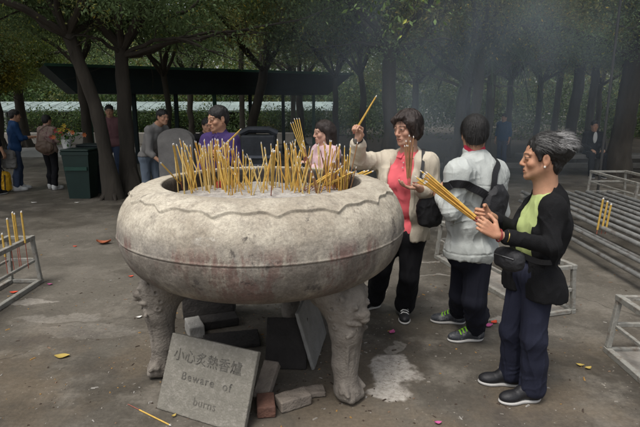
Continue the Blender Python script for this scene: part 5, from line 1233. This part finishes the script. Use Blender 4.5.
for i in range(5): stick(wl+V(.004*i, -.01, -.03), at(290+2.2*i, 121-.6*i, 4.70)+V(0, .02*i, 0), 'yellow stick in the fan held out by the long haired young woman', 'sticks held by the long haired woman', 'stick_gold', .0046, .2)
# far people
DEN = cloth('faded_denim', (.12, .15, .19)); DARKJ = MATS['denim']
def fp(px, yfoot): q = gp(px, yfoot); return q[0], q[1]
x, y = fp(20, 190); simple_person('man in a bright blue polo and dark jeans holding out his hands at the left', x, y, (.8, .6), 1.52, SKIN, cloth('blue_polo', (.014, .045, .12)), DARKJ, 'white_shoe', HB, 'visitors at the left', dict(elR=(.20, .12, 1.08), wrR=(.12, .34, 1.10), elL=(-.2, .1, 1.08), wrL=(-.1, .33, 1.08)), vox=.010, lean=.08)
bx = empty('carrier_bag', (x+.02, y-.25, .45), 'pale grey carrier bag hanging beside the man in blue', 'bag'); S = Sdf(.008); S.box((x+.02, y-.27, .62), V(.13, .05, .17), None, .05); S.fold(foldfn(.02, (8, 8, 8), 3)); S.build('bag_body', cloth('carrier', (.15, .145, .135)), bx); m = MB(); m.tube([(x-.04, y-.27, .78), (x, y-.22, .93), (x+.08, y-.27, .78)], .006, 6); m.build('handle', MATS['carrier'], bx)
x, y = fp(-3, 194); simple_person('figure in dark clothes and a dark cap at the extreme left edge', x, y, (.3, .9), 1.55, SKIN, BLACK, MATS['navy_cloth'], 'black_shoe', HB, 'visitors at the left', vox=.010, w=1.1)
gx = gp(6, 192); by = empty('yellow_bag', gx, 'bright yellow and black bag standing on the ground at the left edge', 'bag')
S = Sdf(.008); S.box(gx+V(-.05, 0, .20), V(.15, .09, .19), None, .07); S.fold(foldfn(.015, (8, 8, 8), 3)); S.build('bag_body', mat('bag_yellow', (.72, .40, .02), .55), by)
for i in range(3): m = MB(); m.beam(gx+V(-.15+.10*i, -.098, .06), gx+V(-.12+.10*i, -.098, .34), .022, .008, (0, 1, 0)); m.build('stripe', BLKS, by)
m = MB(); m.tube([gx+V(-.12, 0, .38), gx+V(-.05, 0, .50), gx+V(.03, 0, .38)], .010, 6); m.build('handle', BLKS, by)
FL = bpy.data.materials.new('floral_print'); FL.use_nodes = True; n_ = FL.node_tree; vo = n_.nodes.new('ShaderNodeTexVoronoi'); vo.inputs['Scale'].default_value = 26; cr_ = n_.nodes.new('ShaderNodeValToRGB'); e0 = cr_.color_ramp; e0.elements[0].color = (.22, .17, .13, 1); e0.elements[1].color = (.14, .07, .07, 1); e0.elements.new(.5).color = (.28, .20, .17, 1); tcn = n_.nodes.new('ShaderNodeTexCoord'); n_.links.new(tcn.outputs['Object'], vo.inputs['Vector']); sp_ = n_.nodes.new('ShaderNodeSeparateColor'); n_.links.new(vo.outputs['Color'], sp_.inputs[0]); n_.links.new(sp_.outputs[0], cr_.inputs[0]); n_.links.new(cr_.outputs[0], n_.nodes['Principled BSDF'].inputs['Base Color']); n_.nodes['Principled BSDF'].inputs['Roughness'].default_value = .85
x, y = fp(54, 189); rG, PG = simple_person('woman in a floral beige blouse and dark leggings with a brown handbag, seen from behind', x, y, (.35, .93), 1.42, SKIN, FL, BLACK, 'white_shoe', HB, 'visitors at the left', dict(elR=(.22, .02, 1.10), wrR=(.16, .22, 1.10)), vox=.010, sleeve=.7, hem=.66, w=1.15)
bc = V(x+.05, y-.26, .84); bh = empty('handbag', bc, 'soft brown handbag on the back of the floral blouse woman', 'bag'); S = Sdf(.008); S.ell(bc, V(.17, .07, .12), None, .02); S.fold(foldfn(.012, (9, 9, 9), 3)); S.build('bag_body', mat('brown_leather', (.10, .065, .045), .55, .2), bh)
strap(bh, [bc+V(-.12, 0, .06), bc+V(-.06, 0, .30), bc+V(.10, .18, .40), bc+V(.13, 0, .06)], .02, .006, MATS['brown_leather'], 'strap', [(0, -1, 0), (0, -1, .3), (0, 0, 1), (0, -1, 0)])
x, y = X(147, 8.0, 130), 8.0; simple_person('man in a grey T-shirt and faded jeans bending forward left of the round stone tablet', x, y, (.8, -.6), 1.56, SKIN, cloth('grey_tee', (.17, .165, .16)), DEN, 'white_shoe', HB, 'visitors at the left', dict(elR=(.20, .28, .98), wrR=(.12, .45, .84), elL=(-.20, .28, .98), wrL=(-.10, .45, .86)), lean=.55, vox=.009, w=.9, hem=.90)
x, y = X(111, 10.4, 130), 10.4; simple_person('person in a dusty pink top standing half hidden behind the leaning tree', x, y, (.3, -.9), 1.60, SKIN, cloth('dusty_pink', (.16, .08, .085)), MATS['denim'], 'black_shoe', HB, 'visitors at the left', vox=.011)
x, y = X(204, 7.6, 130), 7.6; simple_person('dark haired person in black just behind the shoulder of the purple shirt', x, y, (.5, -.8), 1.44, SKIN, BLACK, BLACK, 'black_shoe', HB, None, vox=.011, lean=.2)
x, y = X(502, 13.5, 150), 13.5; simple_person('small far figure in blue standing under the trees above the grey jacket', x, y, (-.6, -.7), 1.35, SKIN, cloth('far_blue', (.012, .06, .14)), MATS['denim'], 'black_shoe', HB, None, vox=.013)
# man sitting on the bench
x, y = X(594, 11.75, 150), 11.85; J0, f, r = stand(x, y, (-.15, -1), 1.62); dz = -.38
JS = {k: v+V(0, 0, dz) for k, v in J0.items() if k[:2] not in ('kn', 'an', 'to')}
for sd, e in (('L', -1), ('R', 1)):
    hp = JS['hip'+sd]; JS['kn'+sd] = V(hp[0], hp[1], .50)+f*.42+r*e*.04; JS['an'+sd] = JS['kn'+sd]*V(1, 1, 0)+f*.04+V(0, 0, .09); JS['to'+sd] = JS['an'+sd]+f*.2; JS['el'+sd] = JS['sh'+sd]+V(0, 0, -.25)+f*.06+r*e*.05; JS['wr'+sd] = JS['kn'+sd]+V(0, 0, .11)-f*.08
simple_person('man in a dark suit and pale shirt sitting on the stone bench under the trees', x, y, (-.15, -1), 1.62, SKIN, BLACK, BLACK, 'black_shoe', HB, None, vox=.010, J=JS, sleeve=.95, hem=.47, topname='jacket')
sb2 = [o for o in bpy.data.objects if o.type == 'EMPTY' and str(o.get('label', '')).startswith('man in a dark suit')][0]
S = Sdf(.006); cc = JS['chest']+f*.125; S.ell(cc+V(0, 0, .05), V(.045, .02, .13), np.stack([r, f, V(0, 0, 1)], 1), .01); S.build('shirt_front', MATS['white_shoe'], sb2)
# ---------------------------------------------------------------- drifting incense smoke
def smoke():
    m = bpy.data.materials.new('smoke'); m.use_nodes = True; nt = m.node_tree; N = nt.nodes; L = nt.links; N.remove(N['Principled BSDF'])
    v = N.new('ShaderNodeVolumePrincipled'); v.inputs['Color'].default_value = (.72, .84, .98, 1); v.inputs['Anisotropy'].default_value = .2
    tc = N.new('ShaderNodeTexCoord'); mp = N.new('ShaderNodeMapping'); mp.inputs['Scale'].default_value = (1, 1, .55); L.new(tc.outputs['Object'], mp.inputs[0])
    n = N.new('ShaderNodeTexNoise'); n.inputs['Scale'].default_value = 1.7; n.inputs['Detail'].default_value = 2; n.inputs['Distortion'].default_value = .8; L.new(mp.outputs[0], n.inputs['Vector'])
    r = N.new('ShaderNodeMapRange'); r.inputs['From Min'].default_value = .34; r.inputs['From Max'].default_value = .78; r.inputs['To Max'].default_value = SMOKE; L.new(n.outputs['Fac'], r.inputs['Value'])
    # thin towards the outside of the puff
    g = N.new('ShaderNodeTexGradient'); g.gradient_type = 'SPHERICAL'; mq = N.new('ShaderNodeMapping'); mq.inputs['Scale'].default_value = (1/2.6, 1/1.7, 1/2.2); L.new(tc.outputs['Object'], mq.inputs[0]); L.new(mq.outputs[0], g.inputs[0])
    x = N.new('ShaderNodeMath'); x.operation = 'MULTIPLY'; L.new(r.outputs[0], x.inputs[0]); L.new(g.outputs['Fac'], x.inputs[1]); L.new(x.outputs[0], v.inputs['Density'])
    L.new(v.outputs[0], N['Material Output'].inputs['Volume']); return m
SMOKE = .40
c = at(455, 70, 6.4); M_ = MB(); pr = [(2.6*math.sin(math.pi*i/16)+.001, -2.2*math.cos(math.pi*i/16)) for i in range(17)]; M_.lathe((0, 0, 0), pr, 32)
vs = np.array(M_.v)*V(1, 1.7/2.6, 1); o = mesh_obj('smoke', vs, M_.f, smoke(), None, True); o.location = c; props(o, 'thin bluish incense smoke drifting under the trees above the two women', 'smoke', kind='stuff')
SC.cycles.volume_step_rate = 4.0; SC.cycles.volume_max_steps = 24
